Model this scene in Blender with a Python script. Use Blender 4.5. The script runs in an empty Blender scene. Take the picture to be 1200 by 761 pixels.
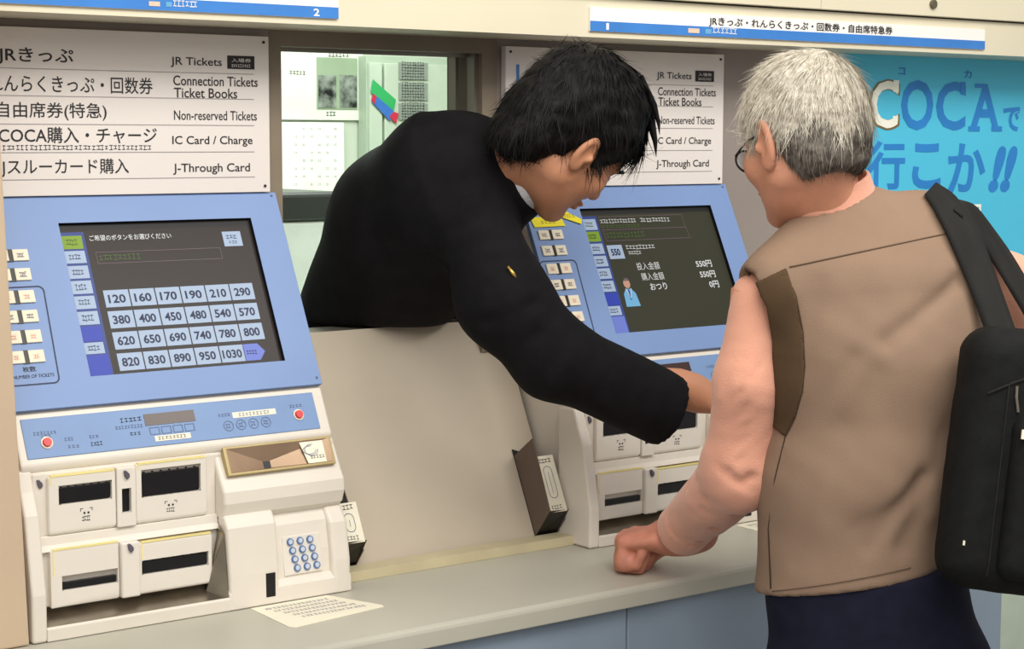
import bpy, bmesh, math, random
import numpy as np
from mathutils import Matrix, Vector
random.seed(7); np.random.seed(7)
SC = bpy.context.scene
COL = SC.collection
# ------------------------------------------------------------------ camera
CO = np.array([-1.0742, -2.4647, 1.5245]); YAW, PIT, ROLL, FPX = math.radians(36.634), math.radians(5.933), math.radians(0.138), 2113.33
CF = np.array([math.sin(YAW)*math.cos(PIT), math.cos(YAW)*math.cos(PIT), -math.sin(PIT)])
_r = np.array([math.cos(YAW), -math.sin(YAW), 0.0]); _u = np.cross(_r, CF)
CR = math.cos(ROLL)*_r + math.sin(ROLL)*_u; CU = -math.sin(ROLL)*_r + math.cos(ROLL)*_u
cd = bpy.data.cameras.new('camera'); cam = bpy.data.objects.new('camera', cd); COL.objects.link(cam)
cd.sensor_width = 36; cd.lens = FPX/1200*36; cd.clip_start = .05
M = Matrix.Identity(4)
for i in range(3):
    M[i][0] = CR[i]; M[i][1] = CU[i]; M[i][2] = -CF[i]; M[i][3] = CO[i]
cam.matrix_world = M; SC.camera = cam
# ------------------------------------------------------------------ world and light
w = bpy.data.worlds.new('world'); SC.world = w; w.use_nodes = True
bg = w.node_tree.nodes['Background']; bg.inputs[0].default_value = (1.0, .98, .95, 1); bg.inputs[1].default_value = .46
def area(name, loc, target, sx, sy, power, color):
    l = bpy.data.lights.new(name, 'AREA'); l.shape = 'RECTANGLE'; l.size = sx; l.size_y = sy; l.energy = power; l.color = color
    o = bpy.data.objects.new(name, l); COL.objects.link(o); o.location = loc
    o.rotation_euler = (Vector(target)-Vector(loc)).to_track_quat('-Z', 'Y').to_euler(); return o
area('concourse_light', (.6, -1.9, 3.0), (.8, -.3, .9), 3.2, .9, 74, (1, .96, .88))
area('concourse_light', (-1.6, -3.2, 2.9), (.6, 0, 1.2), 2.4, 1.2, 40, (1, .97, .92))
area('office_light', (1.3, 1.1, 2.5), (1.4, 1.2, 0), 1.6, .5, 46, (.95, 1, .95))
SC.view_settings.view_transform = 'Standard'; SC.view_settings.look = 'None'
SC.view_settings.exposure = -0.08; SC.view_settings.gamma = 1.0; SC.view_settings.use_curve_mapping = False
# ------------------------------------------------------------------ helpers
def V3(*a): return np.array(a, float)
def at(px, py, d):                      # point seen at pixel, at forward distance d
    return CO + (CF + CR*(px-600)/FPX + CU*(380.5-py)/FPX)*d
def at_y(px, py, y):
    r = CF + CR*(px-600)/FPX + CU*(380.5-py)/FPX
    return CO + r*(y-CO[1])/r[1]
def srgb(c):
    return tuple(((x/255)/12.92 if x/255 <= .04045 else ((x/255+.055)/1.055)**2.4) for x in c)
MATS = {}
def mat(name, c, rough=.5, metal=0, var=.06, scale=12, bump=0.0, bscale=200, emit=0, c2=None, spec=.4, sheen=0, mode='noise'):
    if name in MATS: return MATS[name]
    m = bpy.data.materials.new(name); MATS[name] = m; m.use_nodes = True
    nt = m.node_tree; b = nt.nodes['Principled BSDF']; L = nt.links
    col = srgb(c)
    b.inputs['Roughness'].default_value = rough; b.inputs['Metallic'].default_value = metal
    b.inputs['Specular IOR Level'].default_value = spec
    if sheen: b.inputs['Sheen Weight'].default_value = sheen
    tc = nt.nodes.new('ShaderNodeTexCoord')
    n = nt.nodes.new('ShaderNodeTexNoise'); n.inputs['Scale'].default_value = scale; n.inputs['Detail'].default_value = 5
    L.new(tc.outputs['Object'], n.inputs['Vector'])
    r = nt.nodes.new('ShaderNodeValToRGB')
    a = tuple(x*(1-var) for x in col); z = srgb(c2) if c2 else tuple(min(1, x*(1+var)) for x in col)
    r.color_ramp.elements[0].position = .35; r.color_ramp.elements[0].color = (*a, 1)
    r.color_ramp.elements[1].position = .65; r.color_ramp.elements[1].color = (*z, 1)
    L.new(n.outputs['Fac'], r.inputs['Fac']); L.new(r.outputs['Color'], b.inputs['Base Color'])
    if emit:
        L.new(r.outputs['Color'], b.inputs['Emission Color']); b.inputs['Emission Strength'].default_value = emit
    if bump:
        n2 = nt.nodes.new('ShaderNodeTexNoise'); n2.inputs['Scale'].default_value = bscale; n2.inputs['Detail'].default_value = 3
        L.new(tc.outputs['Object'], n2.inputs['Vector'])
        bp = nt.nodes.new('ShaderNodeBump'); bp.inputs['Strength'].default_value = bump; bp.inputs['Distance'].default_value = .002
        L.new(n2.outputs['Fac'], bp.inputs['Height']); L.new(bp.outputs['Normal'], b.inputs['Normal'])
    return m
white = mat('machine_plastic', (224, 216, 205), .38, var=.03, scale=6)
white2 = mat('module_plastic', (227, 220, 210), .35, var=.02, scale=8)
blue = mat('panel_blue', (120, 147, 196), .42, var=.025, scale=5)
blue2 = mat('strip_blue', (118, 147, 192), .42, var=.03)
black = mat('black_plastic', (16, 15, 18), .35, var=.2)
bezel = mat('bezel_black', (14, 15, 20), .5)
yellowline = mat('yellow_line', (236, 221, 150), .5)
goldrim = mat('gold_rim', (172, 154, 108), .4, metal=.2)
funnel = mat('funnel_metal', (150, 126, 104), .35, metal=.5, var=.15)
steel = mat('steel', (158, 150, 138), .28, metal=1, var=.15, scale=20)
cream = mat('key_cream', (232, 222, 200), .45)
keypink = mat('key_pink', (238, 200, 178), .45)
darkline = mat('dark_blue_line', (38, 48, 82), .5)
ink = mat('ink', (38, 36, 40), .6)
inksoft = mat('ink_soft', (92, 104, 138), .6)
red = mat('red_button', (214, 52, 58), .3)
keyblue = mat('key_blue', (92, 122, 172), .3)
signw = mat('sign_white', (228, 221, 217), .3, var=.02, scale=3)
signline = mat('sign_line', (150, 146, 146), .5)
blueink = mat('sign_blue', (62, 128, 206), .4)
paper = mat('paper', (240, 234, 214), .7, var=.02)
beige = mat('wall_beige', (196, 184, 166), .55, var=.05, scale=4, bump=.08, bscale=60)
colm = mat('column_beige', (198, 176, 150), .6, var=.03, scale=4, bump=.15, bscale=120)
recess = mat('recess_grey', (150, 140, 134), .6, var=.06, scale=3)
beamm = mat('beam_cream', (222, 214, 190), .5, var=.03, scale=3)
jamb = mat('jamb_brown', (132, 120, 104), .5, var=.08)
ctop = mat('counter_grey', (186, 183, 170), .42, var=.04, scale=4)
cabm = mat('cabinet_blue_grey', (142, 158, 176), .45, var=.07, scale=5)
floorm = mat('floor_tile', (150, 146, 138), .5)
pale = mat('pale_green', (188, 202, 186), .5)
cyan = mat('poster_cyan', (82, 200, 236), .4, var=.03, scale=3)
cyan2 = mat('poster_letter_blue', (42, 132, 208), .4)
# screen colours (light given off by the display)
def scr(name, c, e=.42): return mat('screen_'+name, tuple(x*.86 for x in c), .3, var=.01, emit=e*.4, spec=.18)
s_bg = scr('dark', (52, 45, 44), .3); s_navy = scr('navy', (62, 80, 150)); s_btn = scr('button', (176, 196, 226)); s_dk = scr('deep_blue', (58, 76, 190)); s_grn = scr('green', (136, 170, 52))
s_ink = scr('ink', (34, 44, 80), .1); s_wht = scr('white', (220, 224, 228), .5); s_line = scr('line', (120, 104, 112), .3); s_lav = scr('lavender', (118, 136, 224)); s_cyan = scr('cyan', (120, 186, 232))
s_bg2 = scr('olive', (62, 62, 50), .4); s_gtx = scr('green_text', (84, 112, 58), .3); s_skin = scr('face', (206, 160, 140))

class MB:
    def __init__(s): s.v = []; s.f = []; s.m = []; s.mats = []
    def mi(s, m):
        if m not in s.mats: s.mats.append(m)
        return s.mats.index(m)
    def add(s, vs, fs, m):
        k = len(s.v); s.v += [tuple(map(float, p)) for p in vs]; i = s.mi(m)
        for f in fs: s.f.append([k+j for j in f]); s.m.append(i)
        return s
    def poly(s, fr, pts, c, m): return s.add([fr(a, b, c) for a, b in pts], [list(range(len(pts)))], m)
    def box(s, fr, a0, a1, b0, b1, c0, c1, m):
        vs = [fr(a, b, c) for c in (c0, c1) for b in (b0, b1) for a in (a0, a1)]
        return s.add(vs, [(0, 2, 3, 1), (4, 5, 7, 6), (0, 1, 5, 4), (2, 6, 7, 3), (0, 4, 6, 2), (1, 3, 7, 5)], m)
    def prism(s, fr, prof, a0, a1, m):       # prof in (b,c), extruded along a
        n = len(prof); vs = [fr(a0, b, c) for b, c in prof]+[fr(a1, b, c) for b, c in prof]
        return s.add(vs, [list(range(n))[::-1], list(range(n, 2*n))]+[(i, (i+1) % n, n+(i+1) % n, n+i) for i in range(n)], m)
    def plate(s, fr, pts, c0, c1, m):        # polygon in (a,b), thickness in c
        n = len(pts); vs = [fr(a, b, c0) for a, b in pts]+[fr(a, b, c1) for a, b in pts]
        return s.add(vs, [list(range(n))[::-1], list(range(n, 2*n))]+[(i, (i+1) % n, n+(i+1) % n, n+i) for i in range(n)], m)
    def ring(s, fr, o, h, c0, c1, m, depth=None, floor=None, taper=None):
        # frame box: outer o=(a0,a1,b0,b1) with a hole h; front at c1, back at c0; hole goes down by depth
        O = [(o[0], o[2]), (o[1], o[2]), (o[1], o[3]), (o[0], o[3])]; Hh = [(h[0], h[2]), (h[1], h[2]), (h[1], h[3]), (h[0], h[3])]
        T = Hh if taper is None else [(taper[0], taper[2]), (taper[1], taper[2]), (taper[1], taper[3]), (taper[0], taper[3])]
        d = c1-(depth if depth is not None else (c1-c0))
        vs = [fr(a, b, c1) for a, b in O]+[fr(a, b, c1) for a, b in Hh]+[fr(a, b, c0) for a, b in O]
        fs = [(i, (i+1) % 4, 4+(i+1) % 4, 4+i) for i in range(4)]+[(8+i, 8+(i+1) % 4, (i+1) % 4, i) for i in range(4)]+[(8, 11, 10, 9)]
        s.add(vs, fs, m)
        vs = [fr(a, b, c1) for a, b in Hh]+[fr(a, b, d) for a, b in T]
        fm = floor or m
        s.add(vs, [(i, (i+1) % 4, 4+(i+1) % 4, 4+i) for i in range(4)], m if taper is None else fm)
        s.add([fr(a, b, d) for a, b in T], [(0, 1, 2, 3)], fm if taper is None else black)
        return s
    def disc(s, fr, a, b, r, c0, c1, m, n=20, r1=None):
        r1 = r if r1 is None else r1
        vs = [fr(a+r*math.cos(t), b+r*math.sin(t), c0) for t in np.linspace(0, 2*math.pi, n, endpoint=False)]
        vs += [fr(a+r1*math.cos(t), b+r1*math.sin(t), c1) for t in np.linspace(0, 2*math.pi, n, endpoint=False)]
        return s.add(vs, [list(range(n))[::-1], list(range(n, 2*n))]+[(i, (i+1) % n, n+(i+1) % n, n+i) for i in range(n)], m)
    def outline(s, fr, pts, wd, c, m, closed=True):   # flat line loop
        n = len(pts)
        for i in range(n if closed else n-1):
            p, q = np.array(pts[i]), np.array(pts[(i+1) % n]); d = (q-p)/max(1e-9, np.linalg.norm(q-p)); nn = np.array([-d[1], d[0]])*wd/2; p = p-d*wd/2; q = q+d*wd/2; cc_ = c+(i % 2)*.00012
            s.add([fr(*(p+nn), cc_), fr(*(q+nn), cc_), fr(*(q-nn), cc_), fr(*(p-nn), cc_)], [(0, 1, 2, 3)], m)
        return s
    def tube(s, pts, r, m, n=8, closed=False):
        pts = [np.array(p, float) for p in pts]; k = len(pts); rs = r if hasattr(r, '__len__') else [r]*k
        vs = []; up = None
        for i, p in enumerate(pts):
            d = pts[(i+1) % k]-pts[i-1] if closed else pts[min(i+1, k-1)]-pts[max(i-1, 0)]
            d = d/np.linalg.norm(d)
            if up is None: up = np.cross(d, [0.3, .2, 1]); up /= np.linalg.norm(up)
            up = up-d*(up@d); up /= np.linalg.norm(up); sd = np.cross(d, up)
            for j in range(n):
                t = 2*math.pi*j/n; vs.append(p+rs[i]*(math.cos(t)*up+math.sin(t)*sd))
        fs = []
        for i in range(k if closed else k-1):
            i2 = (i+1) % k
            for j in range(n): fs.append((i*n+j, i*n+(j+1) % n, i2*n+(j+1) % n, i2*n+j))
        if not closed: fs += [list(range(n))[::-1], list(range((k-1)*n, k*n))]
        return s.add(vs, fs, m)
    def text(s, fr, body, a0, a1, b0, b1, c, m, bold=0, flip=False, shear=0):
        # fits the lettering into the box; flip when b grows downwards
        vs, fs = glyphs(body, bold, shear)
        lo = vs.min(0); hi = vs.max(0); k = (vs-lo)/np.maximum(hi-lo, 1e-9)
        A = a0+k[:, 0]*(a1-a0); B = (b1-k[:, 1]*(b1-b0)) if flip else (b0+k[:, 1]*(b1-b0))
        return s.add([fr(x, y, c) for x, y in zip(A, B)], fs, m)
    def smudge(s, fr, a0, a1, b0, b1, c, m, n=8):   # print too small to read: short marks
        wd = (a1-a0)/n
        for i in range(n):
            x = a0+i*wd; hgt = (b1-b0); ww = wd*random.uniform(.45, .8)
            y0 = b0+hgt*random.uniform(0, .2); y1 = b1-hgt*random.uniform(0, .2)
            s.outline(fr, [(x, y0), (x+ww, y0)], hgt*.16, c, m, False)
            s.outline(fr, [(x, y1), (x+ww, y1)], hgt*.16, c, m, False)
            s.outline(fr, [(x+ww*random.uniform(.3, .7), y0), (x+ww*random.uniform(.3, .7), y1)], wd*.14, c, m, False)
        return s
    def build(s, name, parent=None, loc=None, bevel=0, seg=2, smooth=False, recalc=True):
        L = np.array(loc if loc is not None else (worldloc(parent) if parent is not None else (0, 0, 0)), float)
        me = bpy.data.meshes.new(name); vs = (np.array(s.v)-L).tolist()
        me.from_pydata(vs, [], s.f)
        for m in s.mats: me.materials.append(m)
        me.polygons.foreach_set('material_index', s.m)
        if recalc:
            bm = bmesh.new(); bm.from_mesh(me); bmesh.ops.recalc_face_normals(bm, faces=bm.faces); bm.to_mesh(me); bm.free()
        if smooth: me.polygons.foreach_set('use_smooth', [True]*len(me.polygons))
        o = bpy.data.objects.new(name, me); COL.objects.link(o)
        WL[o] = L
        if parent is not None:
            o.parent = parent; o.location = (L-worldloc(parent)).tolist()
        else: o.location = L.tolist()
        if bevel:
            b = o.modifiers.new('b', 'BEVEL'); b.width = bevel; b.segments = seg; b.limit_method = 'ANGLE'; b.angle_limit = math.radians(35)
        return o
WL = {}
def worldloc(o): return WL[o]
_tc = bpy.data.curves.new('lettering', 'FONT'); _to = bpy.data.objects.new('lettering', _tc)
_cache = {}
def glyphs(body, bold, shear):
    key = (body, bold, shear)
    if key in _cache: return _cache[key]
    COL.objects.link(_to); _tc.body = body; _tc.offset = bold; _tc.resolution_u = 3; _tc.shear = shear
    dg = bpy.context.evaluated_depsgraph_get(); dg.update()
    me = bpy.data.meshes.new_from_object(_to.evaluated_get(dg)); COL.objects.unlink(_to)
    vs = np.array([v.co[:2] for v in me.vertices]); fs = [list(p.vertices) for p in me.polygons]
    bpy.data.meshes.remove(me); _cache[key] = (vs, fs); return _cache[key]
def empty(name, loc):
    o = bpy.data.objects.new(name, None); COL.objects.link(o); o.location = loc; o.empty_display_size = .05; WL[o] = np.array(loc, float); return o
def tag(o, label=None, cat=None, group=None, kind=None):
    if label: o['label'] = label
    if cat: o['category'] = cat
    if group: o['group'] = group
    if kind: o['kind'] = kind
    return o
def dup(root, dx, label=None):
    r = root.copy(); COL.objects.link(r); r.location = Vector(root.location)+Vector((dx, 0, 0)); WL[r] = WL[root]+np.array([dx, 0, 0])
    if label: r['label'] = label
    def rec(src, dst):
        for ch in [c for c in bpy.data.objects if c.parent == src]:
            c = ch.copy(); COL.objects.link(c); c.parent = dst; WL[c] = WL[ch]+np.array([dx, 0, 0]); rec(ch, c)
    rec(root, r); return r
W0 = lambda x, z, y: (x, y, z)          # a=x, b=z, c=y
WX = lambda a, b, c: (a, b, c)          # prism along x with (y,z) profile
XYZ = lambda x, y, z: (x, y, z)
def front(y): return lambda a, b, c: (a, y-c, b)     # a=x, b=z, c=out of the wall
# machine control panel plane: u to the right, v down along the slope, w outwards
PO = V3(-.0565, -.0058, 1.395); TL = math.radians(25.92)
PD = V3(0, -math.sin(TL), -math.cos(TL)); PN = V3(0, -math.cos(TL), math.sin(TL)); EX = V3(1, 0, 0)
def pan(u, v, w): return PO+EX*u+PD*v+PN*w
S = .9526
# ================================================================== SETTING
def struct(name, mb, **k): return tag(mb.build(name, **k), kind='structure')
struct('floor', MB().box(XYZ, -4, 5, -5, 3, -.05, 0, floorm))
WY = .016
wb = MB()
wb.box(XYZ, -.9, .300, WY, .12, 1.10, 1.80, recess)
wb.box(XYZ, .300, .323, WY, .12, 1.16, 1.80, jamb)
wb.box(XYZ, .707, .738, WY, .12, 1.16, 1.80, jamb)
wb.box(XYZ, .323, .707, WY, .12, 1.664, 1.80, jamb)
wb.box(XYZ, .738, 3.2, WY, .12, .85, 1.80, recess)
struct('wall_back', wb)
# sloped panel below the service window
SLN = V3(0, -1, .477)/math.hypot(1, .477); SLD = V3(0, -.477, -1)/math.hypot(1, .477); SP = V3(0, .0446, 1.2105)
def slope(x, v, w): return SP+EX*x+SLD*v+SLN*w
sp = MB(); sp.box(slope, .302, .766, 0, .405, -.02, 0, beige)
o = struct('wall_panel', sp)
st = MB(); st.box(XYZ, .302, .766, -.1, .12, 1.192, 1.2005, jamb) if False else None
struct('trim_1', MB().box(XYZ, .309, .766, -.164, -.128, .8505, .866, mat('skirting_cream', (205, 194, 160), .5)))
fr_ = MB()
fr_.box(XYZ, .323, .330, .035, .06, 1.215, 1.664, steel); fr_.box(XYZ, .700, .707, .03, .05, 1.215, 1.664, mat('aluminium', (150, 146, 134), .4, metal=.6))
fr_.box(XYZ, .690, .696, .07, .09, 1.215, 1.664, MATS['aluminium']); fr_.box(XYZ, .323, .707, .05, .06, 1.658, 1.664, MATS['aluminium'])
fr_.box(XYZ, .323, .707, .046, .12, 1.19, 1.2095, MATS['aluminium'])
struct('window_1', fr_)
cl = MB(); cl.add([(x, y, z) for z, xe in ((.851, -.192), (2.50, -.244)) for x, y in ((-.95, -.207), (xe, -.207), (xe, .12), (-.95, .12))], [(3, 2, 1, 0), (4, 5, 6, 7), (0, 1, 5, 4), (1, 2, 6, 5), (2, 3, 7, 6), (3, 0, 4, 7)], colm); struct('wall_left', cl, bevel=.003)
bm_ = MB(); BY = -.13; bm_.box(XYZ, -1.2, 3.4, BY, .12, 1.689, 1.754, beamm)
bm_.box(XYZ, -1.2, 3.4, BY+.004, .12, 1.754, 1.757, ink)
struct('beam', bm_)
ub = MB()
for x0, x1 in ((-1.2, .1), (.1015, 1.349), (1.3505, 2.6), (2.6015, 3.4)): ub.box(XYZ, x0, x1, BY-.012, .12, 1.757, 2.5, beamm)
struct('trim_2', ub, bevel=.001)
# counter shelf and cupboards under it
ct = MB(); ct.prism(WX, [(-.4385, .849), (-.4385, .85)], 0, 0, ctop) if False else None
ct.prism(WX, [(.12, .85), (-.432, .85), (-.4385, .847), (-.44, .842), (-.44, .8195), (.12, .8195)], -1.2, 1.56, ctop)
o = tag(ct.build('counter', loc=(.2, -.2, .82), bevel=.0015), 'long pale grey counter shelf running below both ticket machines', 'counter')
cabn = 0
xs = [-1.15, -.243, .6625, 1.555]
cls = ['pale blue-grey cupboard under the counter at the left edge of frame', 'blue-grey cupboard front below the counter, left of the thin door gap', 'blue-grey cupboard front below the counter, right of the gap beside the old man']
for i in range(3):
    e = empty('base_cabinet', ((xs[i]+xs[i+1])/2, -.2, 0))
    b = MB(); b.box(XYZ, xs[i]+.001, xs[i+1]-.001, -.40, .11, .06, .818, cabm); b.build('body', e)
    b = MB(); b.box(XYZ, xs[i]+.0015, xs[i+1]-.0015, -.424, -.4002, .08, .816, cabm); b.build('door', e, bevel=.002)
    tag(e, cls[i], 'cabinet', 'cupboards under the counter')
struct('wall_right', MB().box(XYZ, 1.56, 3.2, -.1, .12, .0, .90, pale))
# poster
po = empty('poster', (2.1, .01, 1.3))
b = MB(); b.box(XYZ, 1.533, 2.75, 0, .0155, .93, 1.72, cyan); b.build('sheet', po)
b = MB(); FP = front(-.0008)
def pbox(px0, py0, px1, py1, y=-.0008):
    a = at_y(px0, py0, y); c = at_y(px1, py1, y); return a[0], c[0], c[2], a[2]
def ptext(mb, s, px0, py0, px1, py1, m, bold=0, dy=0, shear=0):
    x0, x1, z0, z1 = pbox(px0, py0, px1, py1); dz = (z1-z0)
    mb.text(FP, s, x0, x1, z0, z1, dy, m, bold, shear=shear)
wc = mat('poster_letter_white', (250, 250, 236), .4, emit=0); bc = mat('poster_letter_brown', (120, 106, 66), .5)
ptext(b, 'C', 1018, 92, 1054, 153, bc, .034); ptext(b, 'C', 1021, 94, 1051.5, 150.5, wc, .018, .0006)
for s_, x0, y0, x1, y1 in (('O', 1057, 93, 1093, 153), ('C', 1098, 95, 1131, 153), ('A', 1138, 98, 1171, 153)):
    ptext(b, s_, x0, y0, x1, y1, cyan2, .022)
for (x0, y0, x1, y1, m, dy) in ((1047, 94, 1053, 108, wc, .0006), (1046, 136, 1052, 142, wc, .0006), (1126, 96, 1131, 111, cyan2, .0003), (1126, 139, 1131, 145, cyan2, .0003), (1135, 148, 1148, 154, cyan2, .0003), (1162, 148, 1174, 154, cyan2, .0003), (1143, 98, 1156, 103, cyan2, .0003)):
    X0, X1, Z0, Z1 = pbox(x0, y0, x1, y1); b.plate(FP, [(X0, Z0), (X1, Z0), (X1, Z1), (X0, Z1)], dy, dy+.0002, m)
ptext(b, 'で', 1176, 125, 1196, 154, cyan2, .03); ptext(b, '行', 1017, 165, 1060, 222, cyan2, .022); ptext(b, 'こ', 1070, 168, 1102, 221, cyan2, .03)
ptext(b, 'か', 1112, 168, 1154, 225, cyan2, .025); ptext(b, '!!', 1160, 171, 1191, 225, cyan2, .05, shear=.3)
ptext(b, 'コ', 1053, 79, 1061, 88, cyan2, .02); ptext(b, 'カ', 1130, 82, 1139, 92, cyan2, .02)
X0, X1, Z0, Z1 = pbox(1120, 242, 1148, 262); b.outline(FP, [(X0, Z0), (X1, Z0), (X1, Z1), (X0, Z1)], .006, 0, wc)
b.build('lettering', po, recalc=False)
tag(po, 'bright cyan poster with large blue and white lettering behind the older man', 'poster')
# header signs on the beam
FB = front(BY)
def pb(px0, py0, px1, py1): return pbox(px0, py0, px1, py1, BY-.004)
hs = mat('header_white', (246, 244, 240), .35, var=.01)
def header(x0, x1, num, numpx, logo, label, words=None):
    e = empty('header_sign', ((x0+x1)/2, BY, 1.7))
    b = MB(); b.box(XYZ, x0, x1, BY-.004, BY-.0002, 1.6985, 1.738, hs); b.build('sign_board', e)
    b = MB(); b.box(XYZ, x0, x1, BY-.0048, BY-.0041, 1.699, 1.7155, blueink); b.build('blue_band', e)
    b = MB(); F2 = front(BY-.0052)
    X0, X1, Z0, Z1 = pb(*numpx); b.text(F2, num, X0, X1, Z0, Z1, 0, hs, .02)
    lx, ly = logo
    for k, (o0, o1, m) in enumerate(((0, 13, keypink), (20, 27, s_cyan))):
        X0, X1, Z0, Z1 = pb(lx+o0, ly+k*.8, lx+o1, ly+6+k*.8); b.plate(F2, [(X0, Z0), (X1, Z0), (X1, Z1), (X0, Z1)], 0, .0002, m)
    X0, X1, Z0, Z1 = pb(lx+29, ly+1, lx+58, ly+7); b.smudge(F2, X0, X1, Z0, Z1+.003, .0002, hs, 6)
    if words:
        X0, X1, Z0, Z1 = words; b.text(F2, 'JRきっぷ・れんらくきっぷ・回数券・自由席特急券', X0, X1, Z0, Z1, 0, ink, .012)
    b.build('lettering', e, recalc=False)
    return tag(e, label, 'sign', 'header signs on the beam')
header(-.67, .336, '2', (367, 10, 374, 19), (174, 1.5), 'white header sign with blue band and number 2 above left machine')
wx0 = at_y(831, 25, BY-.005)[0]; wx1 = at_y(1046, 38, BY-.005)[0]
header(.8175, 1.8195, '1', (710, 27, 713, 35), (806, 33), 'white header sign with blue band, number 1 and Japanese writing', (wx0, wx1, at_y(831, 31, BY-.005)[2], at_y(831, 19, BY-.005)[2]))
b = MB(); p = at_y(1093, 5, BY-.013); b.disc(front(BY-.0122), p[0], p[2], .0085, 0, .006, mat('bolt_dark', (110, 104, 84), .4, metal=.5)); tag(b.build('round_catch', loc=(p[0], BY-.0122, p[2]), bevel=.001), 'small round metal catch on the cream fascia at the top', 'catch')
# ticket signs above machines
def sign_board(dx, label):
    e = empty('sign_board', (.042, .014, 1.44))
    b = MB(); b.box(XYZ, -.2085, .2925, 0, .0135, 1.4395, 1.677, signw); b.build('board', e, bevel=.0008)
    F = front(-.0005); b = MB()
    def T(s, x0, y0, x1, y1, m=ink, bold=.0, ref=None):
        a = at_y(x0, (y0+y1)/2, -.0005); c = at_y(x1, (y0+y1)/2, -.0005); hz = (y1-y0)/FPX*((a+c)/2-CO)@CF
        zc = (a[2]+c[2])/2; b.text(F, s, a[0], c[0], zc-hz/2, zc+hz/2, 0, m, bold)
    T('JRきっぷ', -3, 56, 86, 76, bold=.012); T('れんらくきっぷ・回数券', -14, 89, 179, 109, bold=.006); T('自由席券(特急)', -4, 120, 125, 141, bold=.006)
    T('ICOCA購入・チャージ', -6, 149, 184, 168, bold=.008); T('Jスルーカード購入', 1, 186, 151, 207, bold=.006)
    T('JR Tickets', 200, 67.5, 260, 79.5, bold=.01); T('Connection Tickets', 203, 89.5, 302, 101, bold=.01); T('Ticket Books', 204, 103.5, 278, 115, bold=.01)
    T('Non-reserved Tickets', 204, 130, 301, 141, bold=.006); T('IC Card / Charge', 202, 159.5, 296, 172, bold=.01); T('J-Through Card', 203, 191.5, 293, 204.5, bold=.01)
    X0, X1, Z0, Z1 = pbox(266, 65, 298, 81.5, 0); b.plate(F, [(X0, Z0), (X1, Z0), (X1, Z1), (X0, Z1)], 0, .0003, ink)
    b.text(F, '入場券', X0+.007, X1-.006, Z0+.01, Z1-.004, .0006, signw); b.smudge(F, X0+.007, X1-.006, Z0+.003, Z0+.007, .0006, signw, 9)
    X0, X1, Z0, Z1 = pbox(3, 169.5, 178, 175.5, 0); b.smudge(F, X0, X1, Z0, Z0+.0065, 0, ink, 34)
    b.build('lettering', e, recalc=False)
    b = MB()
    for z in (1.6187, 1.5806, 1.5409, 1.5009, 1.4625): b.plate(F, [(-.19, z), (.2656, z), (.2656, z+.0009), (-.19, z+.0009)], 0, .0002, signline)
    b.build('ruled_lines', e)
    b = MB(); b.plate(F, [(-.1865, 1.594), (-.1805, 1.594), (-.1805, 1.647), (-.1865, 1.647)], 0, .0003, blueink); b.build('blue_bar', e)
    for x in (-.199, .283):
        for z in (1.449, 1.668):
            b = MB(); b.disc(F, x, z, .0022, 0, .0015, ink, 10); b.build('screw', e)
    return tag(e, label, 'sign', 'ticket price sign boards above the machines')
sg = sign_board(0, 'white ticket sign board above left machine, both languages readable')
dup(sg, S, 'white ticket sign board partly hidden behind the clerk head and hair')

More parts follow.
